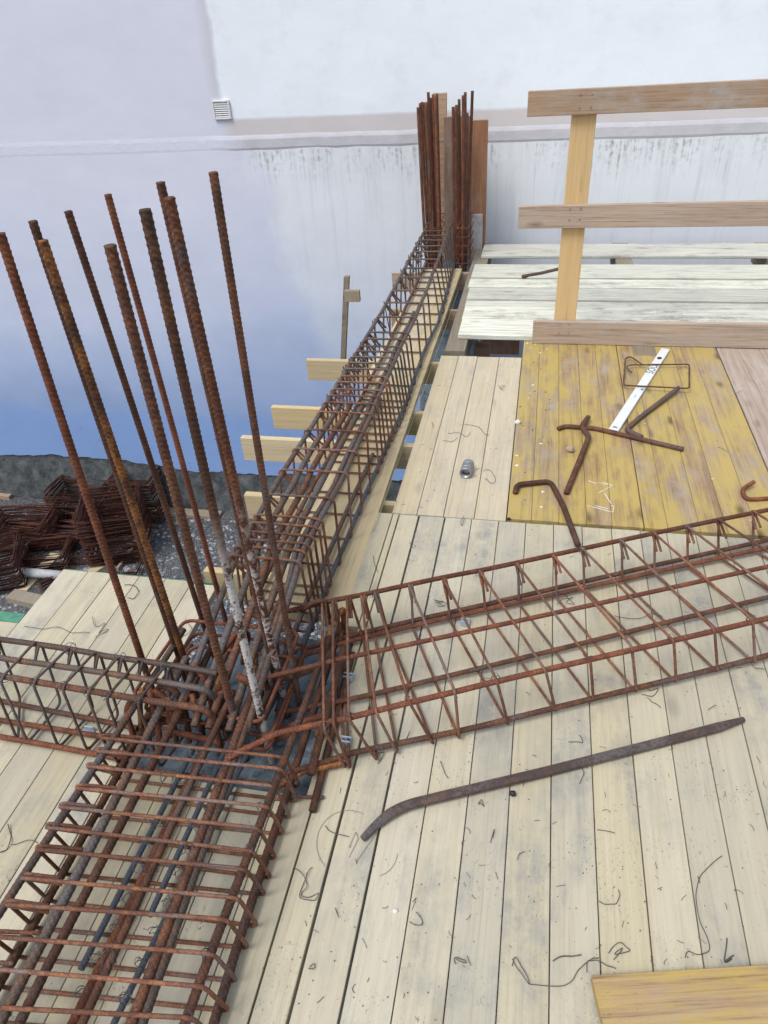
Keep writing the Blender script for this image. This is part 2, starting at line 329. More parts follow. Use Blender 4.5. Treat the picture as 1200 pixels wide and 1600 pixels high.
# ------------------------------------------------------------ neighbour's wall
WY = 5.85
def wall():
    b = NB('painted_render'); tc = b.n('ShaderNodeTexCoord'); sx = b.n('ShaderNodeSeparateXYZ'); b.l(tc.outputs['Object'], sx.inputs[0])
    X, Z = sx.outputs[0], sx.outputs[2]
    cv = b.coords((1, 1, 1), rand=False); big = b.noise(cv, 0.9, 4, 0.6); med = b.noise(cv, 4, 6, 0.65); fine = b.noise(cv, 25, 4, 0.6)
    streak = b.noise(b.coords((7, 1, 0.35), rand=False), 1.5, 5, 0.7); streakf = b.noise(b.coords((26, 1, 1.3), rand=False), 1.4, 4, 0.7)
    wig = b.math('MULTIPLY', b.math('SUBTRACT', b.noise(cv, 2.2, 5, 0.7), 0.5), 0.55)
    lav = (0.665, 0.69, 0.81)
    # lower wall's shade put into its colour: bluer downwards, patchy, ragged brighter step below
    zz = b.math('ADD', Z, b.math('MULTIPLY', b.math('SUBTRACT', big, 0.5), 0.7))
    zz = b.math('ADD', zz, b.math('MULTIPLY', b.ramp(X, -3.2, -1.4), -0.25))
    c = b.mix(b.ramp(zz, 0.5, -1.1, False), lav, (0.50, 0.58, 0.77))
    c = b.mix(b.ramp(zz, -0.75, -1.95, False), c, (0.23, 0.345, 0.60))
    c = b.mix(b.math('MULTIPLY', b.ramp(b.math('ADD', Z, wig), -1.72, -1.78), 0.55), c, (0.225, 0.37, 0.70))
    # whiter recoated field on the right above the string course
    xr = b.math('ADD', b.math('ADD', X, b.math('MULTIPLY', wig, 0.25)), b.math('MULTIPLY', Z, 0.0))
    field = b.math('MULTIPLY', b.ramp(xr, -2.46, -2.42), b.ramp(b.math('ADD', Z, b.math('MULTIPLY', wig, 0.12)), 0.86, 0.885))
    c = b.mix(field, c, (0.81, 0.88, 0.96))
    c = b.mix(b.math('MULTIPLY', field, b.math('MULTIPLY', b.ramp(med, 0.52, 0.72), 0.25)), c, (0.60, 0.60, 0.66))
    edge = b.math('MULTIPLY', b.ramp(xr, -2.56, -2.48), b.math('MULTIPLY', b.ramp(xr, -2.42, -2.46), b.ramp(Z, 0.86, 0.95)))
    c = b.mix(b.math('MULTIPLY', edge, 0.4), c, (0.50, 0.50, 0.53))
    # beige unpainted band over the course, right part
    bb = b.math('MULTIPLY', b.ramp(X, -2.5, -2.38), b.math('MULTIPLY', b.ramp(Z, 0.885, 0.86), b.ramp(Z, 0.74, 0.76)))
    c = b.mix(b.math('MULTIPLY', bb, 0.8), c, (0.60, 0.565, 0.555))
    # lower right: washed, whiter, streaked
    xl = b.math('ADD', b.math('ADD', X, wig), b.math('MULTIPLY', Z, 0.22))
    low = b.math('MULTIPLY', b.ramp(xl, -2.22, -2.02), b.ramp(Z, 0.70, 0.69))
    fade = b.ramp(b.math('ADD', Z, b.math('MULTIPLY', wig, 1.2)), -1.55, 0.25)
    c = b.mix(b.math('MULTIPLY', b.math('MULTIPLY', low, fade), 0.85), c, (0.74, 0.79, 0.84))
    c = b.mix(b.math('MULTIPLY', b.math('MULTIPLY', low, fade), b.math('MULTIPLY', b.ramp(streak, 0.5, 0.72), 0.5)), c, (0.52, 0.54, 0.58))
    tr = b.noise(b.coords((1.0, 1, 1.8), rand=False, offset=(7, 2, 3)), 1.9, 7, 0.66, 0.2)
    hv = b.n('ShaderNodeHueSaturation'); b.l(c, hv.inputs['Color']); b.put(hv.inputs['Value'], b.math('MULTIPLY_ADD', b.math('SUBTRACT', tr, 0.5), 0.20, 1.0)); c = hv.outputs[0]
    # mould and run marks under the course
    top = b.ramp(b.math('ADD', Z, b.math('MULTIPLY', b.math('SUBTRACT', streakf, 0.5), 0.5)), 0.42, 0.66)
    top = b.math('MULTIPLY', top, b.ramp(Z, 0.665, 0.64))
    clump = b.ramp(b.noise(b.coords((1, 1, 0.2), rand=False), 3.5, 5, 0.75), 0.40, 0.60)
    mk = b.math('MULTIPLY', b.math('MULTIPLY', b.math('MULTIPLY', clump, b.ramp(X, -2.45, -2.3)), top), b.ramp(b.math('ADD', b.math('MULTIPLY', streakf, 0.6), b.math('MULTIPLY', fine, 0.5)), 0.53, 0.66))
    c = b.mix(b.math('MULTIPLY', mk, 0.85), c, (0.17, 0.16, 0.155))
    run = b.math('MULTIPLY', b.math('MULTIPLY', low, b.ramp(Z, -0.7, 0.65)), b.ramp(streakf, 0.60, 0.76))
    c = b.mix(b.math('MULTIPLY', run, 0.5), c, (0.40, 0.41, 0.43))
    # mould spots near the bottom
    sp = b.math('MULTIPLY', b.ramp(Z, -1.2, -2.3), b.ramp(b.voro(cv, 14), 0.16, 0.08))
    c = b.mix(b.math('MULTIPLY', sp, b.ramp(med, 0.55, 0.6)), c, (0.07, 0.09, 0.13))
    b.bump(b.math('ADD', b.math('ADD', med, tr), b.math('MULTIPLY', fine, 0.2)), 0.2, 0.012)
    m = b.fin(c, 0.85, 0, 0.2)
    t = thing('neighbour_wall', (0, WY, 0), label='tall rendered wall of the next house, white above, lavender and blue below, streaked with grime', cat='wall')
    mb = MB(); r = random.Random(5); xs = np.linspace(-14, 12, 521); zb = []
    z = -2.38
    for x in xs:
        z += r.uniform(-0.018, 0.018); z = -2.38+(z+2.38)*0.9; zb.append(z)
    zs = [0.0]+[None]*0
    V = []; rows = []
    for k, f in enumerate((0, 0.002, 1)):
        for i, x in enumerate(xs):
            zz = zb[i] if k < 2 else 0.70
            V.append((x, WY+(0.03 if k == 0 else 0), zz))
    n = len(xs); F = [(k*n+i, k*n+i+1, (k+1)*n+i+1, (k+1)*n+i) for k in range(2) for i in range(n-1)]
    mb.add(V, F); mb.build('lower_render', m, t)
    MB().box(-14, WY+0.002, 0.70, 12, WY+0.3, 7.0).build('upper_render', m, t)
    # string course: chamfered moulding along the wall
    mb = MB(); V = []; F = []; r = random.Random(8)
    prof = [(0.0, 0.66), (-0.005, 0.675), (-0.008, 0.735), (-0.004, 0.752), (0.0, 0.765)]
    xs = np.linspace(-14, 12, 160)
    for x in xs:
        j = r.uniform(-0.003, 0.003)
        sc = 0.25+0.75*min(1, max(0, (x+2.7)/.4)); V += [(x, WY+(a+j*0.5)*sc, zz+j) for a, zz in prof]
    for i in range(len(xs)-1):
        for k in range(4): F.append((i*5+k, (i+1)*5+k, (i+1)*5+k+1, i*5+k+1))
    mb.add(V, F); b2 = NB('course_render'); cv = b2.coords((1, 1, 1), rand=False)
    b2s = b2.n('ShaderNodeSeparateXYZ'); tcc = b2.n('ShaderNodeTexCoord'); b2.l(tcc.outputs['Object'], b2s.inputs[0])
    c = b2.mix(b2.ramp(b2.noise(cv, 5, 5, 0.6), 0.4, 0.7), (0.60, 0.60, 0.66), (0.53, 0.53, 0.58))
    c = b2.mix(b2.ramp(b2s.outputs[0], -2.5, -2.3), (0.665, 0.69, 0.81), c)
    b2.bump(b2.noise(cv, 20, 4, 0.6), 0.4, 0.01)
    mb.build('string_course', b2.fin(c, 0.85), t)
    # rough concrete plinth, proud of the render
    mb = MB(); V = []; F = []; r = random.Random(9); xs = np.linspace(-14, 12, 261); zs = np.linspace(GZ-0.3, -2.30, 8)
    for k, zz in enumerate(zs):
        for x in xs: V.append((x, WY+0.02+r.uniform(-0.012, 0.012)-0.05*(1-k/7), zz))
    n = len(xs)
    for k in range(7):
        for i in range(n-1): F.append((k*n+i, k*n+i+1, (k+1)*n+i+1, (k+1)*n+i))
    mb.add(V, F); b3 = NB('rough_plinth'); cv = b3.coords((1, 1, 1), rand=False)
    c = b3.mix(b3.ramp(b3.noise(cv, 6, 6, 0.7), 0.38, 0.66), (0.06, 0.068, 0.075), (0.15, 0.165, 0.175)); b3.bump(b3.noise(cv, 30, 5, 0.7), 0.8, 0.02)
    mb.build('concrete_plinth', b3.fin(c, 0.95), t)
    # ventilation grille
    p0 = PY(331, 157, WY); p1 = PY(357, 186, WY); x0, x1, z1, z0 = p0[0], p1[0]+0.03, p0[2], p1[2]
    mb = MB()
    mb.box(x0, WY-0.016, z0, x0+0.012, WY+0.001, z1, 0.002).box(x1-0.012, WY-0.016, z0, x1, WY+0.001, z1, 0.002)
    mb.box(x0+0.012, WY-0.016, z0, x1-0.012, WY+0.001, z0+0.012, 0.002).box(x0+0.012, WY-0.016, z1-0.012, x1-0.012, WY+0.001, z1, 0.002)
    g = mb.build('vent_grille', M['white_plastic'], t)
    for k in range(7):
        zz = z0+0.014+(z1-z0-0.028)*(k+0.5)/7
        MB().add([(x0+.012, WY-0.013, zz-.006), (x1-.012, WY-0.013, zz-.006), (x1-.012, WY-0.002, zz+.004), (x0+.012, WY-0.002, zz+.004),
                  (x0+.012, WY-0.013, zz-.0045), (x1-.012, WY-0.013, zz-.0045), (x1-.012, WY-0.002, zz+.0055), (x0+.012, WY-0.002, zz+.0055)],
                 [(0, 1, 2, 3), (4, 7, 6, 5), (0, 4, 5, 1), (3, 2, 6, 7)]).build('slat', M['white_plastic'], g)
wall()

# ------------------------------------------------------------ decks (panels of 10 cm boards)
TH = 0.027
def plank(parent, x0, x1, y0, y1, mat, ztop=0.0, gap=0.0012, name='plank', jz=0.0012, th=TH):
    dz = rnd.uniform(-jz, jz); e = rnd.uniform(-0.0015, 0.0015)
    mb = MB().box(x0+gap, y0, ztop-th+dz, x1-gap, y1+e, ztop+dz, 0.0012)
    return mb.build(name, mat, parent)
deck = thing('plank_deck', (0, 1, 0), kind='structure')
HX0, HX1, HY0, HY1 = -1.0, -0.478, 0.93, 1.52      # the opening over the column
seams = [-0.455, -0.378, -0.28, -0.18, -0.081, 0.018, 0.117, 0.217, 0.319, 0.417, 0.507, 0.604, 0.704, 0.80, 0.90, 1.0, 1.1, 1.2, 1.3, 1.4, 1.5, 1.6]
wide = {-0.378: 0.0035, -0.28: 0.003, -0.455: 0.0035}
for a, c in zip(seams[:-1], seams[1:]):
    g0 = wide.get(a, 0.0012); g1 = wide.get(c, 0.0012)
    mb = MB().box(a+g0, -0.6, -TH+rnd.uniform(-.001, .001), c-g1, 2.122, rnd.uniform(-.0012, .0012), 0.0012)
    mb.build('plank', M['deck'], deck)
ls = [-0.455, -0.552, -0.655, -0.755, -0.855, -0.955, -1.0]
for c, a in zip(ls[:-1], ls[1:]):
    if c > -0.5:
        plank(deck, a, c, -0.6, HY0, M['deck']); plank(deck, HX1, c, HY0+0.001, 2.122, M['deck']); plank(deck, a, HX1-0.001, HY1, 2.122, M['deck'])
    else: plank(deck, a, c, -0.6, HY0, M['deck'])
plank(deck, -1.096, -1.0, -0.6, 1.645, M['deck'])
x = -1.096
for k in range(5): plank(deck, x-0.1, x, -0.6, 1.655, M['deck']); x -= 0.1
for k in range(10): plank(deck, x-0.1, x, -0.6, 1.385, M['deck']); x -= 0.1
# green painted end grain of those panels
MB().box(-1.594, 1.6585, -TH+0.001, -1.002, 1.661, -0.003).build('green_edge', M['green'], deck)
MB().box(-2.59, 1.3885, -TH+0.001, -1.60, 1.43, -0.003).build('green_edge', M['green'], deck)
for a, c in zip([-0.484, -0.388, -0.287, -0.172], [-0.388, -0.287, -0.172, -0.0545]):
    plank(deck, a, c, 2.127, 3.565, M['deck_far'])
MB().box(-0.45, 2.1245, -TH+0.002, 1.6, 2.1262, -0.004).build('green_edge', M['green'], deck)

# column head seen in the opening
def conc_mat():
    b = NB('wet_concrete'); cv = b.coords((1, 1, 1)); n = b.noise(cv, 8, 6, 0.65); v = b.noise(cv, 40, 4, 0.6)
    cr = b.ramp(b.noise(b.coords((1, 1, 1)), 22, 6, 0.75, 1.5), 0.52, 0.62)
    c = b.mix(b.ramp(n, 0.35, 0.65), (0.10, 0.14, 0.18), (0.22, 0.28, 0.34)); c = b.mix(b.math('MULTIPLY', cr, 0.75), c, (0.045, 0.055, 0.065))
    b.bump(b.math('ADD', n, v), 0.7, 0.01); return b.fin(c, 0.6)
M['conc'] = conc_mat()
ncol = thing('concrete_column', (-0.75, 1.2, -0.07), label='rough blue-grey column head sunk in the deck with tall ribbed starter bars', cat='column')
mb = MB(); n = 22; V = []; F = []; r = random.Random(2)
for j in range(n):
    for i in range(n): V.append((HX0+0.012+(HX1-HX0-0.024)*i/(n-1), HY0+0.012+(HY1-HY0-0.024)*j/(n-1), -0.062+r.uniform(-0.007, 0.007)))
F = [(j*n+i, j*n+i+1, (j+1)*n+i+1, (j+1)*n+i) for j in range(n-1) for i in range(n-1)]
mb.add(V, F); mb.box(HX0+0.012, HY0+0.012, GZ, HX1-0.012, HY1-0.012, -0.075); mb.build('concrete', M['conc'], ncol)

STARTERS = [((0, 365), (240, 1085), .0108, 'r_red', 'leftmost red-brown bar'), ((52, 345), (290, 1062), .0095, 'r_brown', None), ((68, 375), (300, 1068), .0108, 'r_orange', 'bar with a bright orange rust streak'),
            ((106, 330), (330, 1010), .0092, 'r_brown', None), ((168, 303), (350, 960), .0092, 'r_red', None), ((171, 383), (378, 1165), .0112, 'r_brown', None),
            ((226, 328), (420, 1170), .0108, 'r_splash', 'bar crusted white with cement in its lower half'), ((251, 284), (436, 1090), .0090, 'r_brown', None),
            ((263, 308), (446, 1098), .0112, 'r_splash_low', 'bar with a white cement-coated foot'), ((333, 269), (468, 1100), .0090, 'r_brown', 'rightmost dark brown bar')]
M['r_splash_hi'] = None
for k, (t, b_, r_, mt, lb) in enumerate(STARTERS):
    base = P(*b_, 0.0); top = above(*t, base); d = (top-base)/np.linalg.norm(top-base)
    a = base-d*0.07*abs(1/d[2]); 
    path = bow(a, top, 14, 0.002, k)
    ob = MB().tube(path, r_*.84, 14, 0.0019, 0.15, r_*1.15, True, 0.07).build('starter_bar', M[mt], ncol, smooth=True)
    if lb: ob['label'] = lb
# hairpin bars hooked round the column head
HP = [[(352, 1047, .20), (341, 1066, .19), (342, 1100, .10), (357, 1160, -.03)], [(370, 1056, .20), (392, 1066, .18), (402, 1100, .10), (408, 1165, -.03)],
      [(262, 1106, .15), (300, 1102, .155), (330, 1113, .15), (346, 1178, -.02)], [(262, 1090, .16), (268, 1112, .14), (276, 1160, .0)],
      [(300, 1085, .16), (306, 1112, .14), (318, 1150, .0)], [(430, 947, .16), (452, 976, .14), (449, 1014, .0)], [(500, 1022, .02), (527, 962, .12), (536, 951, .13), (540, 995, .0)],
      [(345, 1020, .17), (372, 985, .19), (388, 990, .15), (380, 1035, .0)], [(318, 1078, .14), (352, 1096, .12), (356, 1150, -.02)], [(222, 1075, .16), (218, 1100, .13), (222, 1150, 0)],
      [(240, 1078, .17), (262, 1092, .15), (268, 1150, 0)], [(208, 1150, .03), (196, 1108, .12), (208, 1090, .16)], [(410, 990, .12), (396, 1010, .16), (400, 1050, .1), (412, 1100, -.03)]]
for k, hp in enumerate(HP):
    pts = fillet([P(*q) for q in hp], 0.03, 6)
    MB().tube(pts, 0.0075 if k in (3, 4, 9, 10, 11) else 0.0092, 10, 0.003, 0.10, 0.011).build('hairpin_bar', M['r_red' if k % 3 else 'r_orange'], ncol, smooth=True)

for k, (z, dx, dy) in enumerate([(.035, 0, 0), (.085, .012, .008), (.135, -.006, .01)]):
    q = [(-.97+dx, 1.05+dy, z), (-.60+dx, 1.02+dy, z), (-.59+dx, 1.33+dy, z+.01), (-.95+dx, 1.34+dy, z)]
    pts = fillet([np.array(q[0])+(.06, .05, -.01), *[np.array(a) for a in q], np.array(q[0])+(0, -.006, .004), np.array(q[0])+(.07, .03, -.02)], .03, 5)
    MB().tube(pts, .0052, 8, .005, .08).build('column_tie', M['r_red'], ncol, smooth=True)
HP2 = [[(232, 1062, .17), (236, 1088, .16), (246, 1128, .05), (250, 1165, .0)], [(252, 1070, .18), (274, 1078, .17), (290, 1110, .08), (296, 1160, .0)], [(300, 1040, .18), (316, 1052, .19), (330, 1090, .08), (334, 1130, .0)],
       [(392, 1040, .13), (412, 1052, .12), (420, 1085, .0)], [(398, 960, .13), (424, 975, .15), (432, 1010, .05), (434, 1040, 0)], [(430, 1062, .12), (468, 1055, .11), (500, 1040, .10)],
       [(416, 1150, .03), (470, 1128, .03), (508, 1118, .03)], [(420, 1160, .015), (476, 1137, .015), (520, 1128, .015)], [(268, 1142, .06), (300, 1150, .05), (345, 1160, .04)], [(470, 955, .14), (490, 940, .17), (508, 938, .17), (514, 965, .06)],
       [(228, 1120, .04), (300, 1128, .045), (372, 1140, .04)], [(548, 985, .02), (528, 1050, .02), (508, 1110, .02), (496, 1150, .02)]]
for k, hp in enumerate(HP2):
    MB().tube(fillet([P(*q) for q in hp], 0.03, 6), 0.0078 if k % 2 else .0088, 10, 0.003, 0.11).build('hairpin_bar', M[('r_red', 'r_brown', 'r_red', 'r_orange')[k % 4]], ncol, smooth=True)

# ============================================================ BEAM CAGES
def tie(parent, p, s=0.012, seed=0, mat='wire'):
    r = random.Random(seed); p = np.asarray(p, float); mb = MB()
    pts = [p+np.array([math.cos(t)*s*r.uniform(.8, 1.2), math.sin(t)*s*r.uniform(.8, 1.2), math.sin(t*1.3+seed)*s*.9]) for t in np.linspace(0, 10, 22)]
    e = pts[-1]; d = np.array([r.uniform(-1, 1), r.uniform(-1, 1), r.uniform(0, 1)]); pts += [e+d*s*k*.5 for k in (1, 2, 3)]
    mb.tube(pts, 0.0009, 4); return mb.build('tie_wire', M[mat], parent)
def stirrup(parent, c, r=0.004, mat='r_stirrup', hook=0, tail=(0.05, 0.03), ax=(0, 1, 0), name='stirrup', n=7, rad=0.018, step=0.005, rib=0.06, tdir=None):
    """c: four corners in order; the hook sits at c[hook]; both tails run inwards"""
    c = [np.asarray(q, float) for q in c]; c = c[hook:]+c[:hook]; ax = nrm(ax)
    jit = [np.array([rnd.uniform(-.0015, .0015) for _ in range(3)]) for _ in c]; c = [a+b for a, b in zip(c, jit)]
    into = nrm(0.5*(c[2]-c[0])*tail[1]*10+nrm(c[1]+c[3]-2*c[0])*1.0); L = tail[0]
    if tdir is not None: into = nrm(tdir)
    A = c[0]-ax*r*1.1; B = c[0]+ax*r*1.1
    pts = [A+into*L*rnd.uniform(.85, 1.1)+nrm(c[3]-c[0])*0.006, A+nrm(c[0]-c[2])*0.002]+c[1:]+[B+nrm(c[0]-c[2])*0.002, B+into*L*rnd.uniform(.8, 1.1)+nrm(c[1]-c[0])*0.01]
    pts = fillet(pts, rad, 5)
    return MB().tube(pts, r, n, step, rib, r*2.2).build(name, M[mat], parent, smooth=True)
def longbar(parent, pts, r, mat, n=10, seed=0, step=0.0035, rib=0.13, amp=0.003, name='longitudinal_bar'):
    return MB().tube(multibow(pts, amp, seed), r, n, step, rib, r*1.25, True, 0.05).build(name, M[mat], parent, smooth=True)

# --- right cage
rc = thing('beam_cage', P(760, 1060, .09)*np.array([1, 1, 0]), label='flat rusty rebar cage running diagonally to the right edge across the pale deck', cat='rebar cage', group='rebar beam cages')
RF = [((505, 940), (507, 1140), (540, 1200)), ((522, 938), (522, 1133), (546, 1202)), ((545, 933), (546, 1122), (590, 1188)), ((567, 929), (587, 1113), (622, 1177)), ((587, 923), (640, 1097), (677, 1164)), ((641, 912), (710, 1082), (717, 1155)),
      ((694, 902), (776, 1064), (794, 1133)), ((750, 890), (852, 1048), (868, 1113)), ((807, 878), (922, 1033), (928, 1097)), ((866, 866), (988, 1011), (995, 1083)), ((910, 854), (1053, 1002), (1057, 1067)),
      ((970, 841), (1117, 984), (1122, 1051)), ((1022, 830), (1177, 970), (1180, 1038)), ((1073, 820), (1242, 950), (1245, 1016)), ((1122, 808), (1305, 932), (1308, 994)), ((1176, 797), (1365, 916), (1368, 974))]
for k, (R, F_, B_) in enumerate(RF):
    R = P(*R, .168); F_ = P(*F_, .168); B_ = P(*B_, .014); RB = R+np.array([0, 0, 0])+(B_-F_)*np.array([.6, .6, 0])+np.array([0, -.02, 0]); RB[2] = .016
    stirrup(rc, [R, F_, B_, RB], 0.0040, 'r_stirrup', 0, (0.062, 0.10), nrm((.9, .43, 0)), rad=.013, tdir=nrm(F_-R)*.55+np.array([.02, .05, -.85]))
    if k % 3 != 1: tie(rc, RB+np.array([0, .004, .012]), .011, k+30)
    if k % 2 == 0: tie(rc, F_+np.array([-.004, .012, -.004]), .010, k)
    if k % 3 == 1: tie(rc, R+np.array([0, -.01, -.006]), .010, k+50)
ztb = .168-.0115
def ln(*px): return [P(*q) for q in px]
longbar(rc, ln((425, 960, .15), (560, 930, ztb), (755, 890, ztb), (1197, 797, ztb), (1420, 742, ztb)), .0072, 'r_red', seed=1)
longbar(rc, ln((352, 1187, .15), (430, 1147, ztb), (560, 1118, ztb), (755, 1070, ztb), (1197, 967, ztb), (1420, 906, ztb)), .0075, 'r_red', seed=2)
longbar(rc, ln((402, 1062, .16), (540, 1028, ztb), (755, 982, ztb), (1197, 886, ztb), (1420, 838, ztb)), .0066, 'r_red', seed=3)
longbar(rc, ln((455, 1020, .03), (560, 990, .026), (755, 945, .026), (1197, 844, .026), (1420, 795, .026)), .0075, 'r_brown', seed=4)
longbar(rc, ln((455, 1030, .02), (560, 998, .022), (755, 953, .022), (1197, 856, .022), (1420, 806, .022)), .0070, 'r_red', seed=5)
longbar(rc, ln((430, 1115, .03), (560, 1090, .026), (755, 1043, .026), (1197, 934, .026), (1420, 880, .026)), .0072, 'r_brown', seed=6)
longbar(rc, ln((430, 1215, .03), (545, 1178, .026), (755, 1134, .026), (1197, 1025, .026), (1420, 966, .026)), .0075, 'r_brown', seed=7)
longbar(rc, ln((425, 1235, .02), (470, 1208, .02), (540, 1190, .02)), .0072, 'r_orange', seed=8)

# --- front cage
fc = thing('beam_cage', (-0.74, 0.45, 0), label='wide flat rusty rebar cage in the near left corner, crossed by close stirrups', cat='rebar cage', group='rebar beam cages')
ZT, ZB = .162, .006
LT = [(176, 1153), (148, 1170), (134, 1193), (113, 1228), (93, 1258), (69, 1288), (48, 1323), (24, 1366), (-4, 1408), (-35, 1455), (-70, 1505), (-110, 1562), (-150, 1625), (-195, 1695)]
RT = [(440, 1180), (435, 1201), (429, 1226), (421, 1260), (407, 1295), (396, 1327), (388, 1360), (376, 1403), (358, 1438), (341, 1492), (326, 1543), (303, 1592), (280, 1650), (255, 1715)]
for k, (l, r_) in enumerate(zip(LT, RT)):
    A = P(*l, ZT); B = P(*r_, ZT); A[0] = -.978+rnd.uniform(-.008, .008); B[0] = -.505+rnd.uniform(-.006, .006)
    C_ = B.copy(); C_[2] = ZB; C_[1] += .02+rnd.uniform(-.006, .006); C_[0] += .012; D = A.copy(); D[2] = ZB; D[1] += .02; D[0] -= .0
    A[2] += rnd.uniform(-.005, .004); B[2] += rnd.uniform(-.006, .006)
    stirrup(fc, [A, B, C_, D], 0.0042, 'r_stirrup', 0, (0.085, 0.02), (0, 1, 0), n=8, step=0.004, rib=0.08, rad=.022, tdir=(.85, .25+rnd.uniform(-.1, .1), -.42))
    tie(fc, (-.735+.004*(k % 3), A[1], ZT-.008), .009, 300+k); tie(fc, (-.645, A[1]+.004, ZT-.006), .009, 320+k)
    if k % 2: tie(fc, B+np.array([-.012, 0, -.006]), .010, 70+k)
    if k in (2, 4, 6, 9): tie(fc, np.array([-.71-.03*(k % 3), A[1], ZT-.01]), .013, 90+k)
zt = ZT-.013
def yb(x, y0, y1, z, z1=None): return [(x, y0, z), (x, (y0+y1)/2, z), (x, y1, z1 if z1 is not None else z)]
FB = [([(0, 570), (330, 60)], .148, .0088, 'r_steel', -.4, 1.3), ([(0, 800), (130, 610), (300, 300), (400, 100)], .028, .0092, 'r_brown', -.4, 1.35), ([(0, 960), (200, 570), (380, 250), (480, 10)], .147, .0100, 'r_steel', -.4, 1.2),
      ([(80, 960), (280, 540), (430, 250), (560, 20)], .146, .0092, 'r_brown', -.4, 1.25), ([(290, 775), (430, 490), (560, 260), (650, 60)], .030, .0066, 'r_blue', None, 1.1), ([(260, 960), (450, 580), (560, 350), (640, 180)], .027, .0084, 'r_red', -.4, 1.2),
      ([(300, 960), (460, 590), (540, 440), (640, 200), (730, 20)], .147, .0078, 'r_brown', -.4, 1.1), ([(540, 580), (640, 360), (740, 140)], .036, .0064, 'r_blue', None, 1.15), ([(480, 960), (600, 620), (700, 330), (810, 60)], .146, .0096, 'r_brown', -.4, 1.2),
      ([(520, 960), (650, 560), (740, 320), (830, 60)], .138, .0090, 'r_steel', -.4, 1.15), ([(620, 545), (690, 400), (770, 240), (840, 100)], .034, .0064, 'r_blue', .2, 1.2), ([(680, 960), (760, 700), (860, 430), (940, 240), (1000, 90)], .147, .0088, 'r_brown', -.4, 1.33),
      ([(770, 960), (850, 720), (920, 500), (1010, 220), (1060, 50)], .026, .0094, 'r_brown', -.4, 1.5)]
for k, (px, z, r_, mt, a, b_) in enumerate(FB):
    w_ = np.array([P(X/2.308, 1180+Y/2.308, z) for X, Y in px]); m1, c1 = np.polyfit(w_[:, 1], w_[:, 0], 1)
    if a is None: a = w_[0, 1]
    longbar(fc, [(m1*y+c1, y, z) for y in (a, .5*(a+b_), b_)], r_, mt, 12, k+20, 0.0028, 0.14, amp=.0025)
for k, (x, a, z, r_) in enumerate([(-.470, .97, .040, .0100), (-.447, .89, .012, .0090)]): longbar(fc, [(x, a, z), (x-.02, 1.4, z)], r_, 'r_brown', 12, k+60, .003, .13)
tag(MB().tube(ln((438, 1244, .02), (506, 1246, .006)), .0045, 8, .003, .12, .007).build('rebar_offcut', M['r_steel'], None, True, loc=P(470, 1245, 0)), 'short dark steel rod end sticking out beside the near cage on the deck', 'rebar')

# --- left cage
lc = thing('beam_cage', (-1.3, 1.05, 0), label='narrow dark rebar cage running off the left edge over the pale deck', cat='rebar cage', group='rebar beam cages')
zl = .215
LTB = [(55, 1000), (110, 1012), (150, 1020), (190, 1030), (230, 1040)]
for k, (pb, pf) in enumerate([((-50, 985), (-58, 1052)), ((-8, 992), (-15, 1058)), ((60, 1000), (0, 1062)), ((112, 1010), (50, 1068)), ((152, 1018), (97, 1074)), ((190, 1025), (135, 1083)), ((222, 1030), (165, 1090)), ((262, 1040), (215, 1098))]):
    A = P(*pb, zl); B = P(*pf, zl); C_ = B+np.array([.03, -.045, 0]); C_[2] = .014; D = A+np.array([.03, -.05, 0]); D[2] = .014
    stirrup(lc, [A, B, C_, D], 0.0038, 'r_steel', 0, (0.05, 0.06), (1, 0, 0), rib=.06)
    tie(lc, B+np.array([0, .006, -.004]), .011, 120+k); 
    if k % 2: tie(lc, A+np.array([0, -.006, -.004]), .014, 140+k)
zt = zl-.011
longbar(lc, ln((-250, 950, zt), (0, 998, zt), (170, 1025, zt), (340, 1052, zt)), .0078, 'r_steel', seed=31)
longbar(lc, fillet(ln((-250, 978, zt), (0, 1028, zt), (170, 1052, zt), (322, 1077, zt), (345, 1100, .12), (356, 1150, .0)), .03, 4), .0078, 'r_steel', seed=32, amp=.0005)
longbar(lc, fillet(ln((-250, 1005, zt), (0, 1056, zt), (215, 1092, zt), (322, 1108, zt-.01), (334, 1122, .15), (346, 1172, .0)), .03, 4), .0082, 'r_brown', seed=33, amp=.0005)
longbar(lc, ln((-250, 1045, .03), (0, 1095, .03), (215, 1138, .03)), .0070, 'r_brown', seed=34)
longbar(lc, ln((-250, 1078, .025), (0, 1125, .025), (215, 1160, .025)), .0070, 'r_red', seed=35)
longbar(lc, ln((-250, 1100, .025), (0, 1151, .025), (215, 1190, .025)), .0070, 'r_red', seed=36)

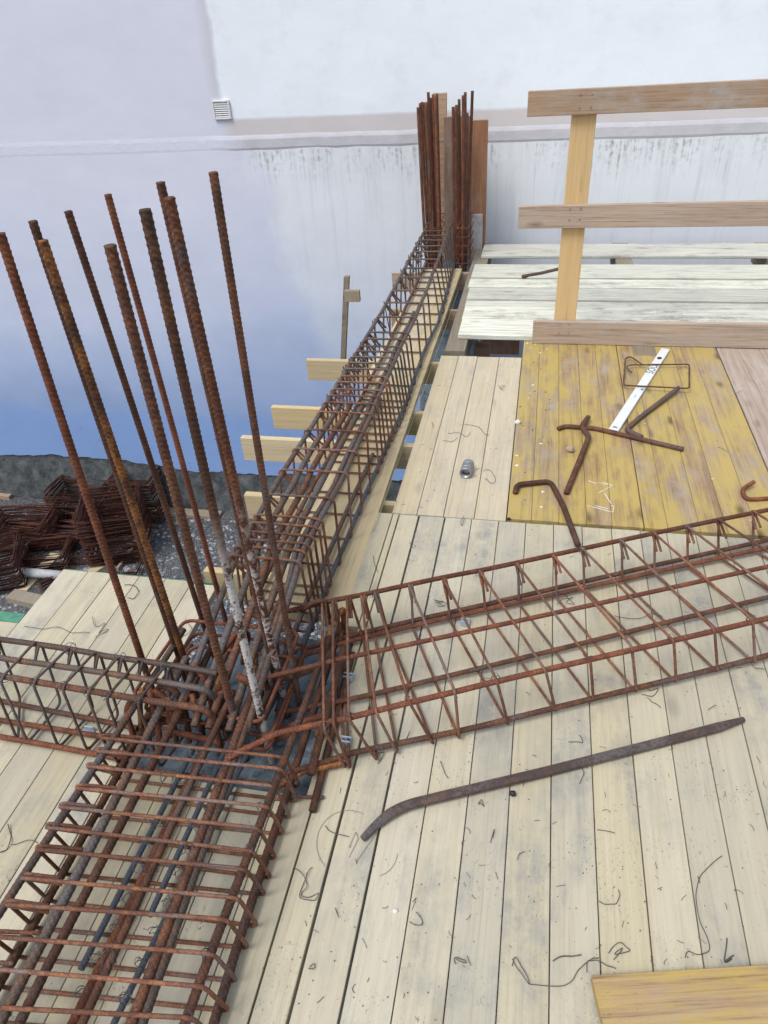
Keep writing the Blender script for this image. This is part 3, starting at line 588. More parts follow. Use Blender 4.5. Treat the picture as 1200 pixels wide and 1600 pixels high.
# --- far cage
gc = thing('beam_cage', (-0.72, 3.2, 0), label='long narrow rebar cage on its soffit boards running back towards the far column', cat='rebar cage', group='rebar beam cages')
rt = np.array([P(*q, .268) for q in [(470, 870), (499, 817), (540, 741), (570, 679), (587, 633), (608, 581), (650, 497), (682, 416), (701, 361)]])
lt = np.array([P(*q, .268) for q in [(352, 880), (393, 812), (439, 731), (475, 675), (500, 637), (528, 591), (545, 560), (570, 528), (584, 500), (605, 465), (626, 423), (647, 385)]])
rb = np.array([P(*q, .018) for q in [(508, 935), (514, 920), (529, 886), (565, 799), (605, 706), (626, 664), (650, 597), (671, 531), (692, 496), (708, 425)]])
def at(arr, y): return float(np.interp(y, arr[:, 1], arr[:, 0]))
ends = [(465, 877), (471, 862), (478, 850), (486, 838), (495, 824), (502, 812), (522, 780), (540, 740), (552, 706), (568, 676), (582, 647), (589, 632), (594, 621), (600, 611), (605, 600), (608, 590), (614, 579), (617, 569), (621, 560), (626, 551), (630, 543), (635, 532),
        (640, 521), (652, 497), (663, 474), (673, 455), (678, 434), (686, 420), (691, 406), (694, 394), (698, 385), (701, 376), (703, 369), (705, 361)]
for k, e in enumerate(ends):
    y = P(*e, .272)[1]; y = min(y, 5.0+0.02*k)
    xr, xl, xb = at(rt, y), at(lt, y), at(rb, y-.03)
    A = np.array([xl, y, .275]); B = np.array([xr+.008, y, .275]); C_ = np.array([xb+.004, y-.03, .01]); D = np.array([xl-.01, y-.03, .01])
    near = y < 2.6
    stirrup(gc, [A, B, C_, D], 0.0042 if near else .0050, 'r_stirrup' if y < 2.75 and y > 1.4 else 'r_steel', 0, (0.085, 0.12), (0, 1, 0), n=7 if near else 5, step=0.005 if near else 0.02, rib=0.07 if near else 0, rad=.024)
    if k < 14 and k % 2: tie(gc, (B[0]-.012, y, .262), .010, 200+k)
ys = [1.55, 2.0, 2.5, 3.0, 3.5, 4.0, 4.5, 5.0, 5.2]
def lb(f, z, r_, mt, y0=1.05, z0=.13, y1=5.2, seed=0):
    pts = [(f(1.55), y0, z0)]+[(f(y), y, z) for y in ys if y0+.2 < y <= y1]
    longbar(gc, pts, r_, mt, 9, seed, 0.005, 0.12)
lb(lambda y: at(rt, y)-.006, .262, .0092, 'r_steel', 1.0, seed=51); lb(lambda y: at(rt, y)-.024, .263, .0088, 'r_steel', 1.1, y1=3.6, seed=52)
lb(lambda y: at(lt, y)+.012, .262, .0088, 'r_steel', 1.0, seed=53); lb(lambda y: at(lt, y)+.070, .262, .0100, 'r_steel', 1.0, y1=2.5, seed=54)
lb(lambda y: at(lt, y)+.112, .262, .0100, 'r_brown', 1.0, y1=2.5, seed=55)
lb(lambda y: at(lt, y)+.162, .255, .0105, 'r_steel', 1.0, y1=2.5, seed=56)
lb(lambda y: at(rb, y)-.010, .022, .0085, 'r_blue', 1.15, .03, seed=57); lb(lambda y: at(rb, y)-.055, .022, .0085, 'r_steel', 1.1, .03, y1=2.5, seed=58)
lb(lambda y: at(lt, y)+.008, .022, .0085, 'r_brown', 1.15, .03, seed=59); lb(lambda y: at(rb, y)-.14, .024, .0085, 'r_steel', 1.15, .03, y1=3.0, seed=60)
# side lacing on the left face
for k in range(9):
    y = 2.55+k*.27; MB().tube([(at(lt, y)-.004, y, .27), (at(lt, y+.13)-.006, y+.14, .02)], .003, 5).build('lacing_bar', M['r_steel'], gc, True)

# ============================================================ BEAM SOFFIT AND JOISTS
sf = thing('beam_soffit', (-0.68, 3.3, -0.03), label='narrow fresh board strip carrying the long far cage over the gap', cat='formwork')
def skewboard(xa0, xa1, xb0, xb1, y0, y1, mat, parent, zt=0.0, th=.027):
    mb = MB(); V = [(xa0, y0, zt), (xa1, y0, zt), (xb1, y1, zt), (xb0, y1, zt), (xa0, y0, zt-th), (xa1, y0, zt-th), (xb1, y1, zt-th), (xb0, y1, zt-th)]
    mb.add(V, [(0, 1, 2, 3), (7, 6, 5, 4), (0, 4, 5, 1), (1, 5, 6, 2), (2, 6, 7, 3), (3, 7, 4, 0)]); return mb.build('board', mat, parent)
for y0, y1 in ((1.55, 3.3), (3.303, 5.03)):
    skewboard(-.836, -.743, -.820 if y1 < 4 else -.795, -.733 if y1 < 4 else -.715, y0, y1, M['soffit'], sf)
    skewboard(-.741, -.643, -.731 if y1 < 4 else -.713, -.633 if y1 < 4 else -.623, y0, y1, M['soffit'], sf, -.001)
    skewboard(-.641, -.536, -.631 if y1 < 4 else -.621, -.537 if y1 < 4 else -.527, y0, y1, M['soffit'], sf, .001)
JO = [(1.74, -1.10, 'second from the near end, mostly under the cage'), (2.215, -1.121, None), (2.66, -1.303, None), (2.963, -1.255, None), (3.521, -1.235, None), (4.3, -0.9, None), (5.02, -1.03, None)]
JL = ['lowest pale joist end, level with the near seam of the deck under the cage', 'pale joist stub showing behind the rightmost starter bar', 'pale joist whose left end reaches furthest left over the lower yard', 'pale joist end next above the furthest-reaching one', 'highest of the pale joist ends beside the long cage', 'joist crossing below the cage near the white boards', 'short brown joist stub by the foot of the far column']
for (y, x0, _), lb_ in zip(JO, JL):
    o = MB().box(x0, y, -.150, -.36, y+.03, -.029, .0015).build('timber_joist', M['joist'] if y < 4 else M['rail'], None, loc=(x0/2-.18, y, -.15))
    tag(o, lb_, 'joist', 'joists laid under the beam soffit')
# bearers and boards seen in the gaps
def lone(name, box, mat, label, cat, group=None, bev=.002, jit=0):
    x0, y0, z0, x1, y1, z1 = box
    return tag(MB().box(x0, y0, z0, x1, y1, z1, bev, jit=jit).build(name, mat, None, loc=((x0+x1)/2, (y0+y1)/2, z0)), label, cat, group)
lone('timber_bearer', (-.47, 3.62, -.13, -.36, 5.62, .0055), M['oldwood'], 'grey timber bearer under the left ends of the white boards', 'bearer', 'bearers under the white boards')
lone('timber_bearer', (.52, 3.62, -.13, .63, 5.62, .0055), M['oldwood'], 'grey bearer glimpsed in the slot between the white boards near the railing post', 'bearer', 'bearers under the white boards')
lone('timber_bearer', (1.5, 3.62, -.13, 1.61, 5.62, .0055), M['oldwood'], 'grey bearer under the white boards near the right edge', 'bearer', 'bearers under the white boards')
lone('timber_prop', (-.345, 4.03, GZ, -.255, 4.10, -.14), M['rail'], 'brown upright timber in the dark gap before the white boards', 'timber prop')
lone('form_board', (-.505, 3.75, -.42, -.478, 5.05, -.155), M['form'], 'brown board on edge below the right side of the long cage', 'form board')
lone('form_board', (-.38, 4.95, -.60, -.10, 4.98, -.14), M['form'], 'dark board deep in the gap beneath the white boards', 'form board')

# ============================================================ FAR COLUMN
fcol = thing('far_column', (-0.64, 5.3, -0.1), label='far column of dense rusty starter bars before brown formwork boards at the wall', cat='column')
MB().box(-.86, 5.06, GZ, -.44, 5.52, -.09).build('concrete', M['conc'], fcol)
TL = [(653, 168, 5.10), (657, 161, 5.22), (660, 159, 5.34), (663, 160, 5.46), (666, 159, 5.14), (669, 144, 5.30), (672, 153, 5.42), (677, 148, 5.20), (682, 146, 5.34), (680, 150, 5.12)]
BL = [(667, 412), (671, 410), (674, 408), (677, 406), (676, 413), (681, 409), (684, 407), (686, 412), (690, 409), (688, 414)]
TR = [(708, 167, 5.10), (711, 172, 5.2), (713, 164, 5.3), (716, 175, 5.4), (718, 155, 5.46), (723, 149, 5.14), (727, 144, 5.28), (730, 176, 5.38), (738, 142, 5.2)]
BR = [(711, 416), (713, 414), (715, 412), (718, 410), (720, 409), (723, 415), (726, 412), (728, 410), (727, 417)]
for k, (t, b_) in enumerate(zip(TL+TR, BL+BR)):
    tp = PY(t[0], t[1], t[2]); x_b = PY(b_[0], b_[1], t[2])[0]
    MB().tube(bow((x_b, t[2], -.12), tp, 8, .003, k), .0098, 8, .02).build('starter_bar', M[('r_brown', 'r_red')[k % 2]], fcol, True)
for k in range(5):      # link ties round the two bar groups, low down
    z = .02+.06*k
    for xa, xb in ((-.80, -.70), (-.565, -.49)):
        MB().tube(fillet([(xa, 5.08, z), (xb, 5.08, z), (xb, 5.48, z), (xa, 5.48, z), (xa, 5.07, z)], .02, 3), .003, 5).build('link', M['r_red'], fcol, True)
cf = thing('column_formwork', (-0.55, 5.57, -.1), label='brown stained upright form boards standing behind the far column bars', cat='formwork')
MB().box(-.80, 5.60, -.3, -.70, 5.627, 1.015, .002).build('board', M['rail'], cf)
MB().box(-.715, 5.555, -.3, -.515, 5.582, .875, .002).build('board', M['form'], cf)
MB().box(-.512, 5.50, -.3, -.405, 5.527, .855, .002).build('board', M['form'], cf)
MB().box(-.512, 5.527, -.3, -.485, 5.70, .80, .002).build('board', M['form'], cf)
b4 = MB().box(-.505, 5.472, -.12, -.425, 5.498, .25, .002).build('board', M['block'], cf); b4['label'] = 'grey-green cement-stained lower board'

# ============================================================ WHITE BOARDS
WB = [(5.235, 5.535, -.415, 'widest bleached board at the back, alone beyond the open slot by the wall'), (4.755, 5.035, -.44, 'bleached board just in front of the slot, carrying a dark steel rod'),
      (4.585, 4.750, -.437, 'narrow greyish board next in front of the one with the rod'), (4.350, 4.565, -.428, 'bleached board third back from the toe board, with a dark crack at its left'),
      (4.240, 4.347, -.425, 'narrowest grey board in the middle of the white rows'), (4.035, 4.237, -.425, 'grey weathered board second from the toe board'), (3.775, 4.030, -.420, 'bright bleached board nearest the toe board with its front edge showing')]
for k, (y0, y1, x0, lb_) in enumerate(WB):
    o = MB().box(x0+rnd.uniform(-.005, .005), y0, .006, 2.4, y1-.012, .030+(-.004, .004, -.003, .003, -.004, .001, .004)[k], .003).build('scaffold_board', M['white'], None, loc=(1, (y0+y1)/2, 0))
    tag(o, lb_, 'board', 'bleached boards laid by the wall')
o = MB().tube([PY(816, 432, 0)*0+P(816, 432, .04), P(845, 427, .04), P(900, 414, .04)], .011, 8, .004, .1, .014).build('steel_rod', M['r_steel'], None, True, loc=P(850, 427, .03))
tag(o, 'dark steel rod lying on the white boards behind the railing post', 'rod')

# ============================================================ GUARD RAIL
gr = thing('guard_rail', (0.15, 3.7, 0), label='timber guard rail with two brown rails, a toe board and a pale new post', cat='railing')
KR = 1.0142
def hz(z): return 1.6-(1.6-z)*KR
def rail(x0, za0, za1, x1, zb0, zb1, y, name, mat, th=.027, lab=None):
    x0 *= KR; za0, za1, zb0, zb1 = map(hz, (za0, za1, zb0, zb1)); y *= KR
    V = [(x0, y, za0), (x1, y, zb0), (x1, y, zb1), (x0, y, za1)]; V += [(a, y+th, c) for a, _, c in V]
    o = MB().add(V, [(0, 1, 2, 3), (7, 6, 5, 4), (0, 4, 5, 1), (1, 5, 6, 2), (2, 6, 7, 3), (3, 7, 4, 0)]).build(name, mat, gr)
    md = o.modifiers.new('bev', 'BEVEL'); md.width = .002; md.segments = 1; return o
rail(-.098, 1.106, 1.206, 2.3, 1.114, 1.222, 3.688, 'rail', M['rail'])
rail(-.114, .622, .726, 2.3, .628, .742, 3.688, 'rail', M['rail'])
rail(-.008, .0285, .150, 2.3, .0285, .160, 3.688, 'toe_board', M['rail'])
MB().box(.100, 3.770, .007, .211, 3.797, 1.15, .002).build('post', M['post'], gr)
MB().box(1.9, 3.770, .029, 2.0, 3.797, 1.15, .002).build('post', M['post'], gr)
for x in (.13, .18, 1.93, 1.97):
    for z in (1.13, 1.18, .65, .70, .07, .12):
        MB().tube([(x, 3.742, z), (x, 3.7375, z)], .004, 8).build('nail_head', M['zinc'], gr)

# ============================================================ YELLOW PANELS
def panel(x0, x1, y0, y1, widths, mat, label, z=.004, cat='shuttering panel', jz=.0006, group='shuttering panels on the deck'):
    t = thing('shuttering_panel', ((x0+x1)/2, (y0+y1)/2, 0), label=label, cat=cat, group=group); x = x0; tot = sum(widths)
    for w_ in widths:
        w2 = (x1-x0)*w_/tot; dz = rnd.uniform(-jz, jz)
        MB().box(x+.0006, y0+rnd.uniform(0, .002), z-.027, x+w2-.0006, y1-rnd.uniform(0, .003), z+dz, .0009).build('board', mat, t); x += w2
    return t
yp = panel(-.052, .432, 2.135, 3.95, [9, 10, 10, 9, 11], M['yellow'], 'yellow-stained panel left of the pair, with white paint specks and a chalk mark')
yp2 = panel(.4345, .930, 2.137, 3.95, [8, 11, 9, 10, 12], M['yellow'], 'yellow-stained panel right of the pair, under the aluminium straightedge')
panel(.936, 1.45, 2.0, 3.95, [10, 10, 10, 10, 10], M['greypanel'], 'greyish pink weathered panel at the right edge beyond the yellow pair', z=.002)
# chalk marks and drips on the left yellow panel
def ribbon(parent, px, wd, mat, z=.0055, name='chalk_mark'):
    mb = MB()
    for line in px:
        pts = [P(*q, z) for q in line]
        for a, b_ in zip(pts[:-1], pts[1:]):
            d = nrm(b_-a); s_ = np.array([-d[1], d[0], 0])*wd*rnd.uniform(.5, 1.2)
            z1 = np.array([0, 0, rnd.uniform(0, .0003)]); mb.add([a-s_+z1, b_-s_+z1, b_+s_+z1, a+s_+z1], [(0, 1, 2, 3)])
    return mb.build(name, mat, parent)
ribbon(yp, [[(919, 751), (930, 755), (941, 754), (957, 758), (942, 767), (935, 770)], [(938, 756), (950, 757)], [(917, 790), (930, 793), (952, 799), (958, 800), (959, 791), (955, 790)], [(930, 790), (950, 795)], [(944, 770), (955, 787)]], .0022, M['chalk'])
def specks(parent, cnt, x0, x1, y0, y1, z, mat, smin, smax, seed, name):
    r = random.Random(seed); mb = MB()
    for _ in range(cnt):
        x, y, s_ = r.uniform(x0, x1), r.uniform(y0, y1), r.uniform(smin, smax); k = r.randint(5, 7)
        ring = [(x+math.cos(a)*s_*r.uniform(.6, 1.2), y+math.sin(a)*s_*r.uniform(.6, 1.2), z) for a in np.linspace(0, 6.28, k, endpoint=False)]
        mb.add(ring+[(x, y, z+s_*.25)], [(i, (i+1) % k, k) for i in range(k)])
    o = mb.build(name, mat, parent); o['kind'] = 'stuff'; return o
specks(yp, 22, -.045, .08, 2.2, 3.85, .0052, M['chalk'], .002, .008, 4, 'paint_fleck')
specks(yp, 22, -.045, .1, 2.2, 3.85, .0052, M['black'], .002, .006, 5, 'dirt_fleck')
specks(yp2, 7, .45, .9, 2.2, 3.6, .0052, M['chalk'], .002, .006, 6, 'paint_fleck')

# near right panel corner
a = P(922, 1522, .03); bb = P(1200, 1505, .03); ang = math.atan2(bb[1]-a[1], bb[0]-a[0])
np_ = thing('shuttering_panel', (a[0], a[1], 0), label='ochre shuttering panel lying loose in the near right corner of the deck', cat='shuttering panel', group='shuttering panels on the deck')
for k in range(5):
    MB().box(a[0]+rnd.uniform(-.003, .003), a[1]-.1*(k+1)+.0014, .004, a[0]+1.6, a[1]-.1*k-.0014, .030+rnd.uniform(-.0012, .0012), .0016).build('board', M['yellow_x'], np_)
np_.rotation_euler = (0, 0, ang)

# ============================================================ LOOSE THINGS
def rod(name, px, r_, mat, label, cat, z0=.004, fil=.03, n=10, step=.003, rib=.12, group=None):
    pts = fillet([P(q[0], q[1], (q[2] if len(q) > 2 else z0+r_)) for q in px], fil, 6); c = P(px[0][0], px[0][1], z0)
    return tag(MB().tube(pts, r_, n, step, rib, r_*1.3, True, .04).build(name, M[mat], None, True, loc=c), label, cat, group)
G = 'hooked rebars lying loose'
rod('hooked_rebar', [(872, 670), (882, 666), (928, 669), (1068, 702)], .0098, 'r_brown', 'long bent rebar pointing right across both yellow panels', 'rebar', group=G)
rod('hooked_rebar', [(919, 652, .024), (908, 667, .036), (921, 681, .026), (885, 770)], .0105, 'r_brown', 'bent rebar hooked over another, its ribbed leg pointing at the near panel edge', 'rebar', group=G)
rod('hooked_rebar', [(1003, 683), (977, 672), (1000, 652), (1060, 606, .024)], .0105, 'r_steel', 'thick bent bar beside the straightedge, its end under the loose stirrup', 'rebar', group=G, rib=.06)
rod('hooked_rebar', [(805, 770), (808, 757, .020), (860, 752), (880, 790), (903, 852, .014)], .0100, 'r_brown', 'cane-shaped rusty rebar spanning from the yellow panel edge down to the deck', 'rebar', group=G)
rod('hooked_rebar', [(1178, 753, .03), (1158, 765, .020), (1166, 781), (1245, 776)], .0075, 'r_red', 'red-brown hooked bar entering the yellow panel at the right edge', 'rebar', group=G)
z = .034
pts = fillet([P(*q) for q in [(987, 582, .026), (978, 574, .024), (984, 570, .023), (1010, 570, .023), (1077, 569, .023), (1077, 607, .034), (974, 602, .023), (977, 560, .023), (985, 557, .024), (1003, 569, .031)]], .02, 5)
tag(MB().tube(pts, .0036, 8, .006).build('loose_stirrup', M['r_brown'], None, True, loc=P(1025, 590, .03)), 'single loose stirrup lying across the aluminium straightedge', 'stirrup')
# straightedge
A, B = P(958.5, 672, .017), P(1040, 545, .017); d = nrm(B-A); s_ = np.array([d[1], -d[0], 0])*.0215; L = np.linalg.norm(B-A)
se = thing('straightedge', (*(A[:2]+B[:2])/2, .0275), label='white aluminium straightedge lying slantwise on the right yellow panel', cat='straightedge')
def slab(a, b_, s__, z0, z1): 
    V = [a-s__, b_-s__, b_+s__, a+s__]; V = [(q[0], q[1], z0) for q in V]+[(q[0], q[1], z1) for q in V]
    return V, [(3, 2, 1, 0), (4, 5, 6, 7), (0, 1, 5, 4), (1, 2, 6, 5), (2, 3, 7, 6), (3, 0, 4, 7)]
o = MB().add(*slab(A, B, s_, .0045, .019)).build('profile', M['alu'], se); md = o.modifiers.new('bev', 'BEVEL'); md.width = .002
MB().add(*slab(A-d*.0005, A+d*.001, s_*.86, .0070, .0175)).build('end_opening', M['black'], se)
def disc(c, r1, r2, z, mat, parent, name, ang=0):
    ring = [(c[0]+math.cos(t)*r1*math.cos(ang)-math.sin(t)*r2*math.sin(ang), c[1]+math.cos(t)*r1*math.sin(ang)+math.sin(t)*r2*math.cos(ang), z) for t in np.linspace(0, 6.28, 18, endpoint=False)]
    return MB().add(ring, [tuple(range(18))]).build(name, mat, parent)
aa = math.atan2(d[1], d[0])
disc(A+d*(L*.86), .016, .012, .0193, M['black'], se, 'printed_emblem', aa)
disc(A+d*(L*.455)+s_*.55, .012, .006, .0193, M['green'], se, 'printed_emblem', aa)
def text(body, size, pos, rot, mat, parent, name, z):
    cu = bpy.data.curves.new(name, 'FONT'); cu.body = body; cu.size = size; cu.align_x = 'CENTER'; cu.align_y = 'CENTER'
    t = bpy.data.objects.new(name, cu); COL.objects.link(t); dg = bpy.context.evaluated_depsgraph_get(); me = bpy.data.meshes.new_from_object(t.evaluated_get(dg))
    COL.objects.unlink(t); bpy.data.objects.remove(t); me.materials.clear(); me.materials.append(mat)
    o = bpy.data.objects.new(name, me); COL.objects.link(o); o.parent = parent; base = BASE[parent.name]
    o.location = (pos[0]-base[0], pos[1]-base[1], z-base[2]); o.rotation_euler = (0, 0, rot); return o
text('SOLA', .052, A+d*(L*.72), aa, M['black'], se, 'lettering', .0194)
text('1mm/m', .012, A+d*(L*.37), aa, M['pencil'], se, 'lettering', .0194)
MB().add(*slab(A+d*.018-s_*.0, A+d*.03, s_*.45, .0191, .0194)).build('printed_mark', M['pencil'], se)
# galvanised coupler
c0, c1 = P(727, 740, .024), P(734, 720, .024); d = nrm(c1-c0)*np.array([1, 1, 0]); d = nrm(d); c1 = c0+d*.075
cp = thing('pipe_coupler', (*c0[:2], 0), label='short galvanised pipe coupler lying on the pale boards left of the yellow panel', cat='pipe fitting')
def hollow(a, b_, r1, r2, n=24):
    a, b_ = np.asarray(a), np.asarray(b_); t = nrm(b_-a); u = nrm(np.cross(t, (0, 0, 1))); v = np.cross(t, u); V = []
    for (p, r) in ((a, r2), (a, r1*.97), (a+t*.002, r1), (b_-t*.002, r1), (b_, r1*.97), (b_, r2)):
        V += [p+u*r*math.cos(x)+v*r*math.sin(x) for x in np.linspace(0, 2*math.pi, n, endpoint=False)]
    F = [((k % 6)*n+i, (k % 6)*n+(i+1) % n, ((k+1) % 6)*n+(i+1) % n, ((k+1) % 6)*n+i) for k in range(6) for i in range(n)]
    return V, F
MB().add(*hollow(c0, c1, .0235, .0195)).build('sleeve', M['zinc'], cp, True)
MB().add(*hollow(c0+d*.022, c0+d*.028, .0248, .0232)).build('collar', M['zinc'], cp, True)
MB().add(*hollow(c0+d*.050, c0+d*.056, .0248, .0232)).build('collar', M['zinc'], cp, True)
# pry bar
def prybar():
    px = [(566, 1311, .010), (585, 1291, .014), (610, 1270, .018), (638, 1257, .018), (700, 1242, .016), (860, 1204, .014), (1020, 1163, .013), (1120, 1137, .013), (1162, 1124, .012)]
    pts = [P(*q) for q in px]; p = fillet(pts, .03, 4)
    mb = MB(); Ls = 0; tot = sum(np.linalg.norm(b_-a) for a, b_ in zip(pts[:-1], pts[1:]))
    def rf(s): return min(1, .62+s*4.5, .55+(tot-s)*6)
    mb.tube(p, .0125, 8, .006, rfun=rf); return tag(mb.build('pry_bar', M['pry'], None, loc=P(860, 1200, 0)), 'long dark octagonal steel pry bar lying across the front boards', 'pry bar')
prybar()
# stones and crumbs
def pebble(px, s_, label, mat='stone', z=0.0, name='stone'):
    p = P(*px, z); r = random.Random(int(px[0])); V = []; F = []
    for i in range(5):
        for j in range(8):
            a, b_ = math.pi*(i+.5)/5, 2*math.pi*j/8; q = r.uniform(.8, 1.15)
            V.append((p[0]+s_*q*math.sin(a)*math.cos(b_), p[1]+s_*q*math.sin(a)*math.sin(b_)*.8, p[2]+s_*.7+s_*.75*q*math.cos(a)))
    for i in range(4):
        for j in range(8): F.append((i*8+j, (i+1)*8+j, (i+1)*8+(j+1) % 8, i*8+(j+1) % 8))
    F += [tuple(range(8)), tuple(reversed(range(32, 40)))]
    return tag(MB().add(V, F).build(name, M[mat], None, True, loc=p), label, 'stone', 'crumbs of stone and mortar')
pebble((891, 706), .019, 'brown pebble on the left yellow panel below the crossed rebars', z=.004)
pebble((801, 1242), .009, 'small black lump just below the pry bar', 'black')
pebble((809, 663), .016, 'white plaster crumb at the left edge of the yellow panel', 'chalk', 0.0)
pebble((618, 1425), .007, 'flat white plaster splash on the third pale board from the cage', 'chalk', -.005)
pebble((795, 812), .007, 'dark speck of mortar at the seam below the pale boards', 'black')
# plastic spacers under the cages
SPL = [('pale plastic spacer under the near end of the right cage', (541, 1162)), ('pale plastic spacer under the back of the right cage by the column', (545, 1062)), ('small pale spacer under the middle bars of the right cage', (727, 976)),
       ('blue plastic spacer beneath the left cage', (140, 1146)), ('grey plastic spacer tucked between the starter bars', (331, 1062))]
for lb_, px in SPL:
    p = P(*px, .0); mb = MB(); mb.box(p[0]-.014, p[1]-.009, 0.001, p[0]+.014, p[1]-.005, .022, .001); mb.box(p[0]-.014, p[1]+.005, .001, p[0]+.014, p[1]+.009, .022, .001)
    mb.box(p[0]-.014, p[1]-.005, .001, p[0]+.014, p[1]+.005, .006, .001); tag(mb.build('bar_spacer', M['plastic'], None, loc=(p[0], p[1], 0)), lb_, 'spacer', 'plastic bar spacers')
# lath upright with a cross cleat beside the long cage
lt_ = thing('timber_stake', (-1.04, 3.68, -.4), label='thin upright timber stake with a short cross cleat beside the long cage', cat='stake')
b0, b1 = PY(535, 575, 3.68), PY(541, 433, 3.68)
V = []
for p in (b0, b1):
    for dx, dy in ((-.014, 0), (.014, 0), (.014, .03), (-.014, .03)): V.append((p[0]+dx, p[1]+dy, p[2]))
MB().add(V, [(3, 2, 1, 0), (4, 5, 6, 7), (0, 1, 5, 4), (1, 2, 6, 5), (2, 3, 7, 6), (3, 0, 4, 7)]).build('upright', M['oldwood'], lt_)
q0, q1 = PY(540, 470, 3.67), PY(562, 453, 3.67); MB().box(q0[0], 3.652, q0[2], q1[0], 3.679, q1[2], .001).build('cleat', M['oldwood'], lt_)
# green cord along the soffit edge
tag(MB().tube([(-.528, 2.0, .004), (-.520, 3.0, -.004), (-.510, 3.9, -.004), (-.505, 4.6, .0)], .0009, 5).build('string_line', M['string'], None, loc=(-.52, 3, 0)), 'thin yellowish string line stretched along the soffit edge', 'string')

